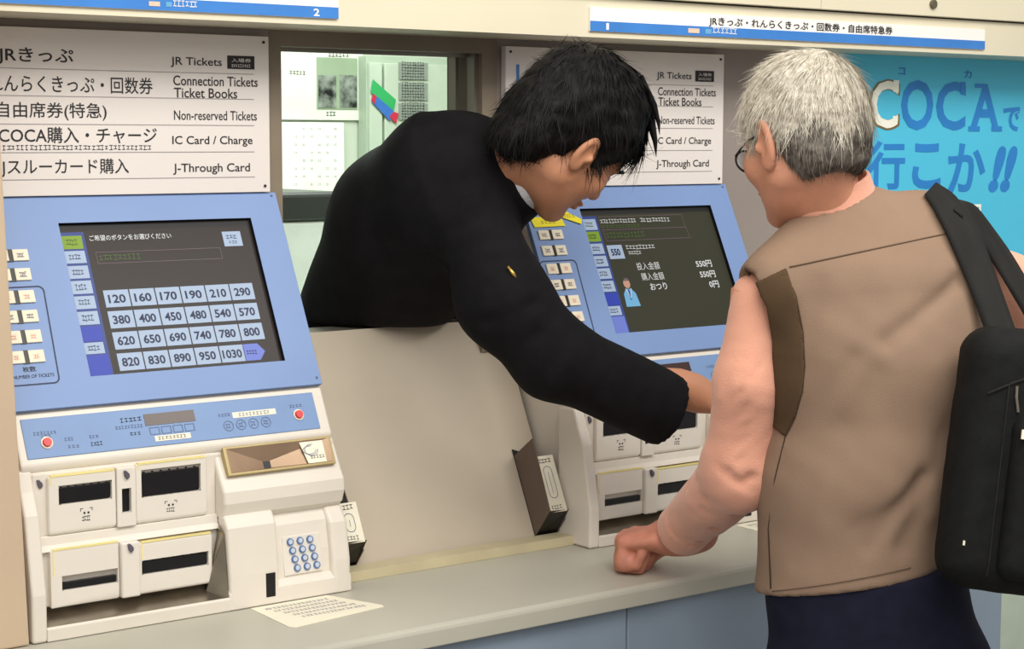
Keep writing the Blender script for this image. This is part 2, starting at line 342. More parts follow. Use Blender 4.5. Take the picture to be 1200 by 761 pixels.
# ================================================================== TICKET MACHINE
def machine():
    e = empty('ticket_machine', (.06, -.17, .8505))
    B = lambda name, mb, parent=None, bevel=0, **k: mb.build(name, parent or e, bevel=bevel, **k)
    # housing behind the panels
    def pf(v, w): p = pan(0, v, w); return (p[1], p[2])
    b = MB(); b.prism(WX, [(.013, 1.4335), pf(-.04, -.0005), pf(.2765, -.0005), pf(.2765, .0), pf(.352, .0), (-.163, 1.07), (-.158, .99), (-.158, .8508), (.013, .8508)], -.178, .3025, white)
    B('housing', b)
    # blue panel with the screen opening
    b = MB(); b.ring(pan, (-.1205, .3605, -.044, .2725), (-.002, .307, -.002, .231), 0, .0095, blue, depth=.009, floor=bezel, taper=(-.002, .307, -.002, .231))
    B('control_panel', b, bevel=.0012)
    cp = [c for c in bpy.data.objects if c.parent == e][-1]
    # strip
    b = MB(); b.prism(lambda a, v, w: pan(a, v, w), [(.2765, 0), (.2765, .008), (.350, .008), (.357, .002), (.357, -.004)], -.1255, .357, white); sf = B('strip_frame', b, bevel=.003)
    b = MB(); b.plate(pan, [(-.1145, .284), (.339, .284), (.339, .341), (-.1145, .341)], .0078, .0095, blue2); sp_ = B('button_strip', b, bevel=.0008)
    for u, v in ((-.084, .320), (.307, .317)):
        b = MB(); b.disc(pan, u, v, .0085, .0095, .011, cream, 24); b.disc(pan, u, v, .0065, .011, .0145, red, 24, .0058); B('call_button', b, sp_)
    b = MB(); b.plate(pan, [(.063, .2935), (.1405, .2935), (.1405, .3105), (.063, .3105)], .0095, .0102, mat('led_window', (64, 44, 42), .2)); B('amount_display', b, sp_)
    b = MB(); b.plate(pan, [(.073, .3265), (.128, .3265), (.128, .3345), (.073, .3345)], .0095, .0099, paper); b.plate(pan, [(.200, .3035), (.271, .3035), (.271, .312), (.200, .312)], .0095, .0099, paper)
    for i in range(4):
        c = .190+i*.0203; ring_ = [(c+.0075*math.cos(t), .323+.0075*math.sin(t)) for t in np.linspace(0, 2*math.pi, 20, endpoint=False)]
        b.outline(pan, ring_, .0008, .0100, inksoft); b.smudge(pan, c-.004, c+.004, .32, .326, .01, inksoft, 2)
    for i in range(4):
        c = .068+i*.018; b.outline(pan, [(c, .314), (c+.014, .314), (c+.014, .324), (c, .324)], .0008, .0100, inksoft)
    b.smudge(pan, -.1, -.066, .304, .308, .01, inksoft, 7); b.smudge(pan, -.09, -.074, .309, .3125, .01, inksoft, 3); b.smudge(pan, -.058, -.044, .316, .320, .01, inksoft, 3); b.smudge(pan, -.055, -.038, .327, .331, .01, inksoft, 3)
    b.smudge(pan, -.022, -.008, .316, .320, .01, inksoft, 3); b.smudge(pan, -.022, -.004, .326, .331, .01, ink, 4); b.smudge(pan, .028, .060, .296, .302, .01, ink, 5); b.smudge(pan, .018, .060, .307, .3115, .01, inksoft, 9); b.smudge(pan, .038, .055, .318, .322, .01, ink, 3)
    b.smudge(pan, .178, .197, .304, .308, .01, inksoft, 4); b.smudge(pan, .296, .317, .301, .305, .01, inksoft, 4)
    b.smudge(pan, .078, .122, .3285, .3325, .0102, ink, 8); b.smudge(pan, .210, .262, .3055, .310, .0102, inksoft, 9)
    B('lettering', b, sp_, recalc=False)
    # keys at the left of the panel
    W1 = .0095
    rows = [(.037, .054, -.108, 0), (.0655, .0835, -.110, 0), (.0985, .117, -.111, 1), (.128, .146, -.112, 0), (.1575, .176, -.113, 1), (.187, .205, -.1145, 1)]
    for v0, v1, u0, pk in rows:
        b = MB(); b.plate(pan, [(u0+.021, v0-.001), (u0+.0295, v0-.001), (u0+.0295, v1+.001), (u0+.021, v1+.001)], W1, W1+.0012, black); B('key_divider', b, cp)
        for k in range(2):
            a = u0+k*.029; b = MB(); b.plate(pan, [(a, v0), (a+.0225, v0), (a+.0225, v1), (a, v1)], W1, W1+.003, cream)
            mm = red if pk else inksoft
            b.smudge(pan, a+.006, a+.0165, v0+.006, v1-.005, W1+.0032, keypink if pk else s_line, 3)
            b.smudge(pan, a+.008, a+.015, v0+.008, v1-.006, W1+.0033, mat('key_print', (190, 96, 80), .5) if pk else inksoft, 2)
            B('key', b, cp, bevel=.0006)
    b = MB(); rr = .008; P = []
    for cx, cy, t0 in ((-.052, .101, -90), (-.056, .228, 0), (-.111, .228, 90), (-.114, .101, 180)):
        for t in (0, 22, 45, 68, 90): P.append((cx+rr*math.cos(math.radians(t0+t)), cy+rr*math.sin(math.radians(t0+t))))
    b.outline(pan, P, .0020, W1+.0005, darkline); b.text(pan, '枚数', -.097, -.078, .2095, .2175, W1+.0005, ink, .01, flip=True)
    b.text(pan, 'NUMBER OF TICKETS', -.112, -.054, .2215, .2265, W1+.0005, ink, 0, flip=True)
    B('key_outline', b, cp, recalc=False)
    for u, v in ((.352, -.038), (.353, .262)):
        b = MB(); b.disc(pan, u, v, .002, W1, W1+.001, inksoft, 10); B('screw', b, cp)
    # left cheek, right cheek, base rim
    b = MB(); b.prism(WX, [(-.12, 1.078), (-.163, 1.078), (-.173, 1.05), (-.187, 1.02), (-.2075, .916), (-.2065, .8508), (-.12, .8508)], -.1875, -.1665, white); B('side_cheek', b, bevel=.004, seg=3)
    b = MB(); b.prism(WX, [(-.150, .8508), (-.2065, .8508), (-.2070, .868), (-.2035, .8705), (-.2000, .8665), (-.150, .8665)], -.1670, .1085, white); B('base_rim', b, bevel=.0012)
    b = MB(); b.add([(-.166, -.201, .869), (.107, -.201, .869), (.107, -.157, .886), (-.166, -.157, .886)], [(0, 1, 2, 3)], steel)
    b.add([(-.166, -.201, .8665), (.107, -.201, .8665), (.107, -.157, .8665), (-.166, -.157, .8665)], [(0, 1, 2, 3)], steel)
    B('coin_tray', b)
    b = MB()
    P = [(.082, -.1745, .866), (.092, -.176, .905), (.104, -.180, .972), (.1055, -.192, .960), (.1055, -.2035, .868)]
    b.add(P+[(x-.002, y-.001, z) for x, y, z in P], [(0, 1, 2, 3, 4), (9, 8, 7, 6, 5)]+[(i, (i+1) % 5, 5+(i+1) % 5, 5+i) for i in range(5)], steel); B('deflector', b)
    # modules
    def module(name, x0, x1, z0, z1, y, hole, icon=None, teeth=0):
        F = front(0); b = MB(); b.ring(F, (x0, x1, z0, z1), hole, .157, -y, white2, depth=.022, floor=black)
        m_ = B(name, b, bevel=.005, seg=4)
        q = MB(); q.plate(F, [(x0+.004, z1-.0015), (x1-.002, z1-.0015), (x1-.002, z1+.0008), (x0+.004, z1+.0008)], -y-.006, -y+.0006, yellowline)
        q.plate(F, [(x0+.0035, hole[3]+.002), (x0+.0055, hole[3]+.002), (x0+.0055, z1), (x0+.0035, z1)], -y-.001, -y+.0005, yellowline); B('yellow_edge', q, m_)
        s = MB(); h = hole; s.box(F, h[0]+.001, h[1]-.001, h[2]+.0005, h[2]+(h[3]-h[2])*(.86 if teeth else .5), -y-.018, -y-.003, black)
        n = 7
        for i in range(n):
            xx = h[0]+(h[1]-h[0])*(i+.5)/n; s.box(F, xx-.0015, xx+.0015, h[2]+(h[3]-h[2])*.4, h[2]+(h[3]-h[2])*(.5+.40*teeth), -y-.016, -y-.005, black)
        B('slot_lip', s, m_, bevel=.0005)
        if icon:
            g = MB(); ix, iz, iw, ih = icon; FF = front(y-.0004)
            for sx in (-1, 1): g.outline(FF, [(ix+sx*iw*.5, iz+ih*.3), (ix+sx*iw*.5, iz+ih*.5), (ix+sx*iw*.3, iz+ih*.5)], .0008, 0, ink, False); g.disc(FF, ix+sx*iw*.17, iz+ih*.15, .0016, 0, .0002, ink, 8)
            g.smudge(FF, ix-iw*.35, ix+iw*.35, iz-ih*.45, iz-ih*.1, 0, ink, 4); B('icon', g, m_, recalc=False)
        return m_
    module('card_slot_module', -.148, -.050, .986, 1.068, -.173, (-.133, -.056, 1.028, 1.054), (-.094, 1.010, .017, .018), 1)
    module('note_slot_module', -.021, .089, .986, 1.0715, -.173, (-.012, .079, 1.0235, 1.0625), (.032, 1.006, .018, .016), 1)
    module('card_outlet_module', -.150, -.050, .888, .9685, -.180, (-.134, -.053, .911, .931))
    module('note_outlet_module', -.021, .092, .888, .9625, -.180, (-.017, .086, .916, .936), None, 1)
    b = MB(); b.box(XYZ, -.1665, .106, -.166, -.1572, .9855, 1.0725, white); B('inner_panel', b, bevel=.002)
    b = MB(); b.box(XYZ, -.1665, .106, -.1705, -.1572, .889, .9655, white); B('inner_panel', b, bevel=.002)
    b = MB(); b.ring(front(0), (-.0495, -.0215, .986, 1.070), (-.0425, -.0285, 1.006, 1.040), .157, .1755, white2, depth=.007, floor=black); B('centre_post', b, bevel=.0018)
    b = MB(); b.box(XYZ, -.0495, -.0215, -.186, -.157, .888, .966, white2); B('centre_post', b, bevel=.0028, seg=3)
    b = MB(); b.prism(WX, [(-.157, .988), (-.170, .9855), (-.172, .974), (-.178, .966), (-.157, .962)], -.166, .106, white); B('ledge', b, bevel=.001)
    for x, z, y in ((-.157, 1.058, -.165), (-.0355, 1.059, -.1755), (-.157, .959, -.165), (-.0365, .958, -.186)):
        b = MB(); FF = front(y); b.plate(FF, [(x-.0045, z+.006), (x-.001, z+.0065), (x+.004, z+.001), (x+.004, z-.0035), (x, z-.0065), (x-.003, z-.002)], -.008, .0035, mat('bump_grey', (92, 86, 98), .4)); B('arrow_lamp', b, bevel=.0008)
    # coin hopper
    b = MB(); b.prism(WX, [(-.12, 1.070), (-.1570, 1.0765), (-.1835, 1.0305), (-.1915, 1.019), (-.1925, 1.002), (-.186, .984), (-.172, .972), (-.12, .965)], .106, .3075, white)
    ho = B('hopper_housing', b, bevel=.005, seg=4)
    b = MB(); b.ring(pan, (.1735, .3515, .3535, .3965), (.178, .347, .3565, .3930), -.004, .0080, goldrim, depth=.0082, floor=funnel, taper=(.236, .248, .379, .390)); B('hopper_opening', b, ho, bevel=.0008)
    b = MB(); b.add([pan(.298, .3575, .0072), pan(.346, .3575, .0072), pan(.346, .392, .0072), pan(.306, .392, .0072)], [(0, 1, 2, 3)], paper)
    for k in range(3): b.outline(pan, [(.312+.011*math.cos(t)+k*.002, .372+(.006+k*.0015)*math.sin(t)) for t in np.linspace(0, 5, 14)], .0006, .0076, inksoft, False)
    b.smudge(pan, .312, .336, .381, .385, .0076, ink, 5); B('hopper_label', b, ho, recalc=False)
    b = MB(); b.prism(WX, [(-.12, .985), (-.168, .985), (-.186, .96), (-.194, .92), (-.2, .8508), (-.12, .8508)], .106, .3075, white); lo_ = B('lower_housing', b, bevel=.002)
    b = MB(); b.prism(WX, [(-.15, .985), (-.189, .985), (-.1995, .968), (-.2065, .90), (-.2075, .8508), (-.15, .8508)], .106, .1855, white); B('card_reader', b, bevel=.004, seg=3)
    b = MB(); b.prism(WX, [(-.12, .978), (-.180, .978), (-.197, .955), (-.2065, .90), (-.2075, .8508), (-.12, .8508)], .276, .3075, white); B('side_cheek', b, bevel=.006, seg=3)
    b = MB(); b.prism(WX, [(-.15, .880), (-.199, .884), (-.2065, .874), (-.2075, .8508), (-.15, .8508)], .105, .3075, white); B('base_rim', b, bevel=.002)
    b = MB(); FF = front(-.2072); b.plate(FF, [(.1635, .862), (.1785, .862), (.1785, .897), (.1635, .897)], -.01, .0005, black); B('card_slot', b)
    # keypad
    kf = lambda a, bb, c: np.array([a, -.1955, .917])+V3(1, 0, 0)*(a*0)+V3(0, -.14, -.99)*bb*(-1)+V3(0, -.99, .14)*c
    def kf(a, bb, c): p = V3(0, -.1945, .915)+V3(0, .14, .99)*bb+V3(0, -.99, .14)*c; return (a, p[1], p[2])
    b = MB(); b.box(kf, .199, .262, -.029, .028, -.004, .0008, white2); kp = B('keypad', b, bevel=.001)
    for r in range(4):
        for c in range(3):
            b = MB(); a_ = .2115+c*.0165+r*.0028; z_ = .0195-r*.0130
            b.disc(kf, a_, z_, .0058, .0008, .0038, keyblue, 16, .0050); b.disc(kf, a_-.0004, z_+.0004, .0036, .0038, .0042, mat('key_face', (196, 206, 222), .4), 12); B('keypad_key', b, kp)
    return e
mach = machine()
tag(mach, 'left ticket machine with blue panel showing rows of fare numbers on its screen', 'ticket machine', 'ticket machines on the counter')
mach2 = dup(mach, S, 'right ticket machine, its screen showing inserted amount, under the clerk outstretched arm')
# screens
def screen(dx, root, kind):
    FRM = lambda u, v, w: pan(u, v, w)+EX*dx
    b = MB(); b.plate(FRM, [(-.0018, -.0018), (.3068, -.0018), (.3068, .2308), (-.0018, .2308)], .0012, .0022, s_bg if kind == 1 else s_bg2); sc_ = b.build('screen', root)
    W = .0024; W2 = .0027; W3 = .003
    def R(mb, u0, v0, u1, v1, m, w=W): mb.add([FRM(u0, v0, w), FRM(u1, v0, w), FRM(u1, v1, w), FRM(u0, v1, w)], [(0, 3, 2, 1)], m)
    b = MB(); R(b, 0, .010, .036, .230, s_navy)
    R(b, -.001, -.001, .306, .007, bezel, W)
    mv = [(.0155, .036), (.039, .058), (.062, .0815), (.085, .105), (.1085, .128), (.132, .152)]
    for i, (v0, v1) in enumerate(mv):
        R(b, 0, v0, .0315, v1, s_grn if i == (0 if kind == 1 else 1) else s_btn, W2); b.smudge(FRM, .007, .024, v0+.006, v1-.006, W3, s_ink if i else s_gtx, 4)
    R(b, 0, .155, .031, .177, s_dk, W2); R(b, 0, .179, .030, .196, s_btn, W2); R(b, 0, .198, .033, .230, s_dk if kind == 1 else s_lav, W2); b.smudge(FRM, .006, .024, .184, .191, W3, s_ink, 4)
    b.build('menu_column', sc_, recalc=False)
    b = MB()
    if kind == 1:
        b.text(FRM, 'ご希望のボタンをお選びください', .043, .172, .0155, .0245, W2, s_wht, .01, flip=True)
        b.outline(FRM, [(.048, .0425), (.247, .0425), (.247, .060), (.048, .060)], .0009, W2, s_line); b.smudge(FRM, .052, .118, .047, .055, W2, s_gtx, 9)
        R(b, .256, .0165, .287, .0405, s_btn); b.smudge(FRM, .262, .28, .022, .028, W2, s_ink, 3); b.smudge(FRM, .265, .28, .032, .036, W2, s_ink, 3)
        vals = [['120', '160', '170', '190', '210', '290'], ['380', '400', '450', '480', '540', '570'], ['620', '650', '690', '740', '780', '800'], ['820', '830', '890', '950', '1030', '']]
        for r in range(4):
            v0 = .1015+r*.0322; v1 = v0+.0262
            for c in range(6):
                u0 = .0465+c*.0403
                if vals[r][c]:
                    R(b, u0, v0, u0+.0383, v1, s_btn); k = .0055 if len(vals[r][c]) == 3 else .003
                    b.text(FRM, vals[r][c], u0+k, u0+.0375-k, v0+.007, v1-.006, W2, s_ink, .025, flip=True)
                else:
                    b.add([FRM(u0-.001, v0, W), FRM(u0+.023, v0, W), FRM(u0+.0335, (v0+v1)/2, W), FRM(u0+.023, v1, W), FRM(u0-.001, v1, W)], [(4, 3, 2, 1, 0)], s_lav); b.smudge(FRM, u0+.003, u0+.021, v0+.010, v1-.010, W2, s_ink, 4)
    else:
        b.outline(FRM, [(.040, .012), (.236, .012), (.236, .034), (.240, .058), (.044, .058)], .0009, W2, s_line)
        b.outline(FRM, [(.044, .037), (.238, .037)], .0009, W2, s_line, False)
        b.smudge(FRM, .043, .125, .017, .024, W2, s_wht, 13); b.smudge(FRM, .135, .205, .017, .024, W2, s_wht, 10); b.smudge(FRM, .045, .13, .028, .033, W2, s_gtx, 12); b.smudge(FRM, .047, .135, .043, .052, W2, s_gtx, 11)
        R(b, .040, .066, .074, .092, s_btn); b.text(FRM, '550', .0465, .0665, .073, .086, W2, s_ink, .03, flip=True)
        b.smudge(FRM, .083, .15, .068, .075, W2, s_wht, 9); b.smudge(FRM, .085, .115, .079, .085, W2, s_wht, 5)
        b.text(FRM, '投入金額', .094, .147, .101, .1155, W2, s_wht, .0, flip=True); b.text(FRM, '購入金額', .098, .150, .121, .1355, W2, s_wht, .0, flip=True); b.text(FRM, 'おつり', .111, .150, .141, .1545, W2, s_wht, .015, flip=True)
        b.text(FRM, '550円', .234, .272, .103, .1165, W2, s_wht, .02, flip=True); b.text(FRM, '550円', .236, .273, .1235, .137, W2, s_wht, .02, flip=True); b.text(FRM, '0円', .251, .274, .1435, .157, W2, s_wht, .02, flip=True)
        # attendant drawn on the screen
        b.add([FRM(.060+.0075*math.cos(t), .139+.009*math.sin(t), W2) for t in np.linspace(0, -6.28, 16, endpoint=False)], [list(range(16))], s_skin)
        b.add([FRM(.054+.013*x, .134+.004*y, W3) for x, y in ((0, 0), (.2, -1.2), (.8, -1.2), (1, 0))], [(0, 1, 2, 3)], s_line)
        b.add([FRM(u, v, W2) for u, v in ((.054, .149), (.066, .149), (.074, .158), (.077, .182), (.045, .182), (.047, .158))], [(5, 4, 3, 2, 1, 0)], s_cyan)
        b.outline(FRM, [(.054, .149), (.060, .166), (.066, .149)], .0015, W3, s_wht, False); b.outline(FRM, [(.060, .152), (.060, .168)], .003, W3, s_dk, False)
    b.build('screen_graphics', sc_, recalc=False)
screen(0, mach, 1); screen(S, mach2, 2)
# yellow notes stuck on machine 2 (irregular strips)
pan2 = lambda u, v, w: pan(u, v, w)+EX*S
yel = mat('note_yellow', (236, 222, 40), .6, var=.05)
def note(pts, label, w=.0098):
    c = np.mean([pan2(u, v, w) for u, v in pts], 0)
    b = MB(); b.plate(pan2, pts, w, w+.0005, yel); us = [p[0] for p in pts]; vs = [p[1] for p in pts]
    b.smudge(pan2, min(us)*.7+max(us)*.3, max(us)*.75+min(us)*.25, sum(vs)/len(vs)-.002, sum(vs)/len(vs)+.003, w+.0007, mat('note_print', (150, 130, 40), .6), 4)
    tag(b.build('sticky_note', loc=c, recalc=False), label, 'sticky note', 'yellow notes stuck on the right machine')
note([(-.103, -.022), (-.056, -.021), (-.052, -.006), (-.102, -.006)], 'upper yellow paper strip beneath the clerk chin')
note([(-.085, -.006), (-.052, -.006), (-.045, .014), (-.084, .013)], 'yellow paper piece joining upper and lower yellow strips', .0104)
note([(-.117, .012), (-.050, .013), (-.045, .030), (-.112, .031)], 'lowest yellow paper strip just above the cream keys', .0111)
note([(-.060, -.002), (-.043, .000), (-.006, .019), (-.010, .028), (-.052, .013)], 'slanted yellow paper strip pointing at the screen corner', .0118)

# leaflet holders on the sloped panel
def holder(x0, label, lt):
    L = slope(x0+.024, .27, 0); e = empty('leaflet_holder', tuple(L))
    hb = mat('holder_brown', (104, 88, 78), .35, metal=.2); F = slope
    v0, v1 = .245, .385; ww = .058
    b = MB(); b.plate(lambda v, wv, a: F(x0+a, v, wv), [(v0, .001), (v0-.012, ww+.006), (v1-.028, ww), (v1, .001)], 0, .0018, hb); b.build('side_plate', e)
    b = MB(); b.plate(lambda v, wv, a: F(x0+a, v, wv), [(v0, .001), (v0+.02, .02), (v1-.016, ww*.6), (v1, .001)], .0442, .046, hb); b.build('side_plate', e)
    b = MB(); b.plate(lambda a, v, w_: F(a, v, w_), [(x0, v0-.012), (x0+.030, v0), (x0+.046, v0+.04), (x0+.046, v1), (x0, v1)], .001, .0028, black); b.build('back_plate', e)
    if x0 < .5:
        b = MB(); b.plate(lambda a, v, w_: F(a, v, w_), [(x0-.010, v0-.018), (x0+.004, v0-.014), (x0+.030, v0+.05), (x0-.010, v0+.05)], .046, .048, black); b.build('front_guard', e)
    b = MB(); b.add([F(x0, v1, .001), F(x0+.046, v1, .001), F(x0+.046, v1-.028, ww-.008), F(x0, v1-.028, ww-.002)], [(0, 1, 2, 3)], black); b.build('base_plate', e)
    for i in range(5):
        c = .008+i*.0088; b = MB(); sh_ = .003*(4-i)
        b.box(F, x0+.003+sh_, x0+.042+sh_, v0+lt+random.uniform(-.003, .003)+.003*(4-i), v1-.026+.002*(4-i), c, c+.0075, paper)
        if i == 4:
            wv = c+.0079
            P = [(x0+.023+.0085*math.cos(t), (v0+lt+.028 if math.sin(t) < 0 else min(v0+lt+.066, v1-.052))+.0085*math.sin(t)) for t in np.linspace(0, 2*math.pi, 20, endpoint=False)]
            b.outline(F, P, .0010, wv, inksoft); b.smudge(F, x0+.010, x0+.036, v0+lt+.006, v0+lt+.013, wv, ink, 4); b.outline(F, [(x0+.023, v0+lt+.03), (x0+.023, min(v0+lt+.066, v1-.052))], .0008, wv, inksoft, False); b.smudge(F, x0+.012, x0+.034, v1-.037, v1-.031, wv, ink, 4)
        wh = 'brown holder at the right machine' if x0 > .5 else 'dark holder at the left machine'
        lab = ['rearmost white leaflet, against the back of the ', 'white leaflet second from the back in the ', 'white leaflet in the middle of the ', 'white leaflet just behind the printed one in the ', 'front white leaflet with printed oval in the '][i]
        tag(b.build('leaflet', loc=tuple(F(x0+.023, .37, c)), recalc=False), lab+wh, 'leaflet', 'leaflets in the right holder' if x0 > .5 else 'leaflets in the left holder')
    tag(e, label, 'holder', 'leaflet holders beside the machines')
holder(.7165, 'brown metal leaflet holder fixed beside the left side of right machine', .016)
holder(.322, 'dark leaflet holder partly hidden behind the keypad side of left machine', .048)
# notices lying on the counter
for dx, lab in ((0, 'cream printed notice stuck on the counter before the left machine keypad'), (S, 'cream printed notice on the counter half hidden by the older man elbow')):
    FC = lambda x, y, z: (x+dx, y, z); b = MB()
    b.plate(FC, [(.132, -.2095), (.262, -.2095), (.300, -.24), (.300, -.315), (.293, -.327), (.132, -.336)] if False else [(.136, -.2095), (.263, -.209), (.299, -.305), (.296, -.314), (.138, -.336), (.132, -.328)], .8502, .8508, paper)
    for i in range(5): b.smudge(FC, .15+.006*i, .255+.006*i, -.232-.016*i, -.225-.016*i, .851, inksoft, 16)
    tag(b.build('counter_notice', loc=(.2+dx, -.27, .8505), recalc=False), lab, 'notice', 'notices on the counter')

# ================================================================== BACK OFFICE
OY = 2.0
ow = mat('office_wall', (196, 206, 190), .6, var=.03); og = mat('office_green', (176, 192, 172), .5); opaper = mat('office_paper', (226, 232, 218), .6)
struct('wall_office', MB().box(XYZ, -1.2, 4.2, OY, OY+.05, 0, 2.6, ow))
struct('ceiling', MB().box(XYZ, -1.2, 4.2, .125, OY, 2.6, 2.65, ow))
def orect(mb, px0, py0, px1, py1, y, m, t=.004):
    a = at_y(px0, py0, y); c = at_y(px1, py1, y); mb.box(XYZ, a[0], c[0], y-t, y, c[2], a[2], m); return a[0], c[0], c[2], a[2]
b = MB(); X = orect(b, 322, 50, 425, 141, OY-.004, opaper); tagl = []
F = front(OY-.009); g = MB()
a = at_y(349, 82, OY-.01); c = at_y(360, 88, OY-.01); g.smudge(F, at_y(338, 82, OY)[0], at_y(357, 82, OY)[0], at_y(338, 87, OY)[2], at_y(338, 83, OY)[2], 0, ink, 5)
e = empty('notice_sheet', (1.5, OY-.006, 1.6)); b.build('sheet', e)
dk = mat('photo_dark', (48, 58, 56), .6, var=.9, scale=28, c2=(150, 160, 150)); grn = mat('photo_green', (150, 170, 142), .6)
q = MB(); orect(q, 371, 67, 419, 128, OY-.010, grn, .001); q.build('green_panel', e)
for x0, x1 in ((373, 394), (398, 418)):
    q = MB(); orect(q, x0, 88, x1, 126, OY-.012, dk, .001); q.build('photograph', e)
g.smudge(F, at_y(383, 60, OY)[0], at_y(408, 60, OY)[0], at_y(383, 66, OY)[2], at_y(383, 61, OY)[2], 0, ink, 6); g.smudge(F, at_y(381, 133, OY)[0], at_y(392, 133, OY)[0], at_y(383, 136, OY)[2], at_y(383, 131, OY)[2], 0, ink, 3)
g.build('lettering', e, recalc=False)
tag(e, 'office wall notice with two dark photographs seen through the service window', 'notice')
b = MB(); orect(b, 324, 143, 403, 236, OY-.008, mat('calendar_white', (244, 246, 238), .6), .003)
g = b; F = front(OY-.0115)
for r in range(8):
    for c in range(6):
        if (r*7+c*3) % 4: x = 343+c*9.2; y = 150+r*9.3; g.smudge(F, at_y(x, y, OY)[0], at_y(x+3.5, y, OY)[0], at_y(x, y+2.2, OY)[2], at_y(x, y, OY)[2], 0, mat('grey_print', (120, 130, 120), .6), 2)
tag(g.build('calendar', loc=(1.5, OY-.01, 1.45), recalc=False), 'white calendar sheet hanging below the notice with dark photographs', 'calendar')
b = MB(); CY = OY-.05
e = empty('office_cabinet', (at_y(520, 200, CY)[0], CY+.02, 0))
A0 = at_y(429, 62, CY)[0]; A1 = at_y(446, 62, CY)[0]; A2 = at_y(527, 62, CY)[0]; A3 = at_y(640, 62, CY)[0]; ZT = at_y(450, 66, CY)[2]
b.box(XYZ, A0, A3, CY, CY+.045, 0, ZT, og); b.build('body', e)
for x0, x1 in ((A0, A1), (A1, A2), (A2, A3)):
    q = MB(); q.box(XYZ, x0+.004, x1-.004, CY-.015, CY-.0005, .05, ZT-.02, mat('office_door', (190, 204, 186), .45)); q.build('door', e, bevel=.002)
tag(e, 'pale green steel office cabinet seen through the window above the clerk back', 'cabinet')
for i, (y0, y1) in enumerate(((73, 94), (97, 118), (121, 141))):
    q = MB(); X = orect(q, 467, y0, 501, y1, CY-.017, mat('notice_grey', (140, 150, 140), .6), .002)
    for k in range(6): z = X[2]+(X[3]-X[2])*(k+.5)/6; q.smudge(front(CY-.0192), X[0]+.01, X[1]-.01, z-.004, z+.006, 0, ink, 9)
    tag(q.build('printed_card', loc=(X[0], CY-.017, X[2]), recalc=False), '%s grey printed card in the column on the office cabinet' % ['top', 'middle', 'lowest'][i], 'notice', 'grey cards on the office cabinet')
# coloured sticker tilted
def stk(pts, m, y): return [(at_y(px, py, y)[0], at_y(px, py, y)[2]) for px, py in pts], m
q = MB(); yy = CY-.020; F = front(yy)
for pts, m in ((((437, 93), (464, 117), (461, 132), (434, 108)), mat('sticker_green', (52, 168, 96), .5)), (((438, 110), (461, 130), (457, 142), (436, 120)), mat('sticker_blue', (58, 110, 190), .5)), (((461, 131), (467, 133), (464, 145), (456, 137)), mat('sticker_red', (196, 48, 72), .5)), (((437, 110), (441, 113), (439, 122), (435, 118)), MATS['sticker_red'])):
    q.plate(F, [(at_y(px, py, yy)[0], at_y(px, py, yy)[2]) for px, py in pts][::-1], 0, .0006+.0005*len(q.mats), m)
tag(q.build('sticker', loc=(at_y(450, 118, yy)[0], yy, 1.6)), 'slanted green, blue and red sticker on the office cabinet', 'sticker')
# printer and papers
PY_ = 1.25
e = empty('printer', (at_y(365, 260, PY_)[0], PY_+.15, 1.0))
a = at_y(322, 226, PY_); c = at_y(404, 258, PY_); d = at_y(400, 318, PY_)
q = MB(); q.box(XYZ, a[0]-.1, c[0], PY_, PY_+.3, c[2], a[2], mat('printer_dark', (58, 62, 60), .35)); q.build('lid', e, bevel=.012, seg=3)
q = MB(); q.box(XYZ, a[0]-.1, d[0]-.01, PY_+.005, PY_+.3, 1.0, c[2]-.001, mat('printer_white', (240, 248, 244), .4)); q.build('body', e, bevel=.008)
q = MB(); q.box(XYZ, c[0]-.045, c[0]-.012, PY_-.004, PY_+.002, c[2]+.006, c[2]+.02, steel); q.build('badge', e, bevel=.004)
tag(e, 'white office printer with dark lid seen through the service window', 'printer')
struct('trim_3', MB().box(XYZ, .2, 3.2, .75, OY-.36, .95, .999, og))
for i in range(4):
    q = MB(); z = 1.0+i*.006; x0 = at_y(338, 330, .9)[0]-.08+.01*i
    q.box(XYZ, x0, x0+.25, .80+.02*i, 1.05+.02*i, z, z+.005, opaper if i % 2 else mat('paper_green', (120, 190, 170), .6))
    tag(q.build('paper_sheet', loc=(x0, .85, z)), ['lowest pale green paper sheet in the stack beside the printer', 'white paper sheet second from the bottom beside the printer', 'upper pale green paper sheet in the stack beside the printer', 'topmost white paper sheet in the stack beside the printer'][i], 'paper', 'papers beside the printer')

# ================================================================== PEOPLE
exec_people = True
# --- signed distance shapes
def smin(a, b, k): h = np.clip(.5+.5*(b-a)/k, 0, 1); return b*(1-h)+a*h-k*h*(1-h)
def smax(a, b, k): return -smin(-a, -b, k)
def cone(P, a, b, ra, rb):
    a = np.array(a, np.float32); b = np.array(b, np.float32); d = b-a; L = float(d@d)+1e-12
    t = np.clip(((P-a)@d)/L, 0, 1); q = P-a-t[:, None]*d
    return np.sqrt((q*q).sum(1))-(ra+(rb-ra)*t)
def econe(P, a, b, ra, rb, Wd, Nd):     # elliptical: ra=(wide, thick)
    a = np.array(a, np.float32); b = np.array(b, np.float32); d = b-a; L = float(d@d)+1e-12
    t = np.clip(((P-a)@d)/L, 0, 1); q = P-a-t[:, None]*d
    w = q@Wd; n = q@Nd; r = np.sqrt(np.maximum((q*q).sum(1)-w*w-n*n, 0)); rw = ra[0]+(rb[0]-ra[0])*t; rn = ra[1]+(rb[1]-ra[1])*t
    k = np.sqrt((w/rw)**2+(n/rn)**2+(r/rn)**2); return (k-1)*np.minimum(rw, rn)
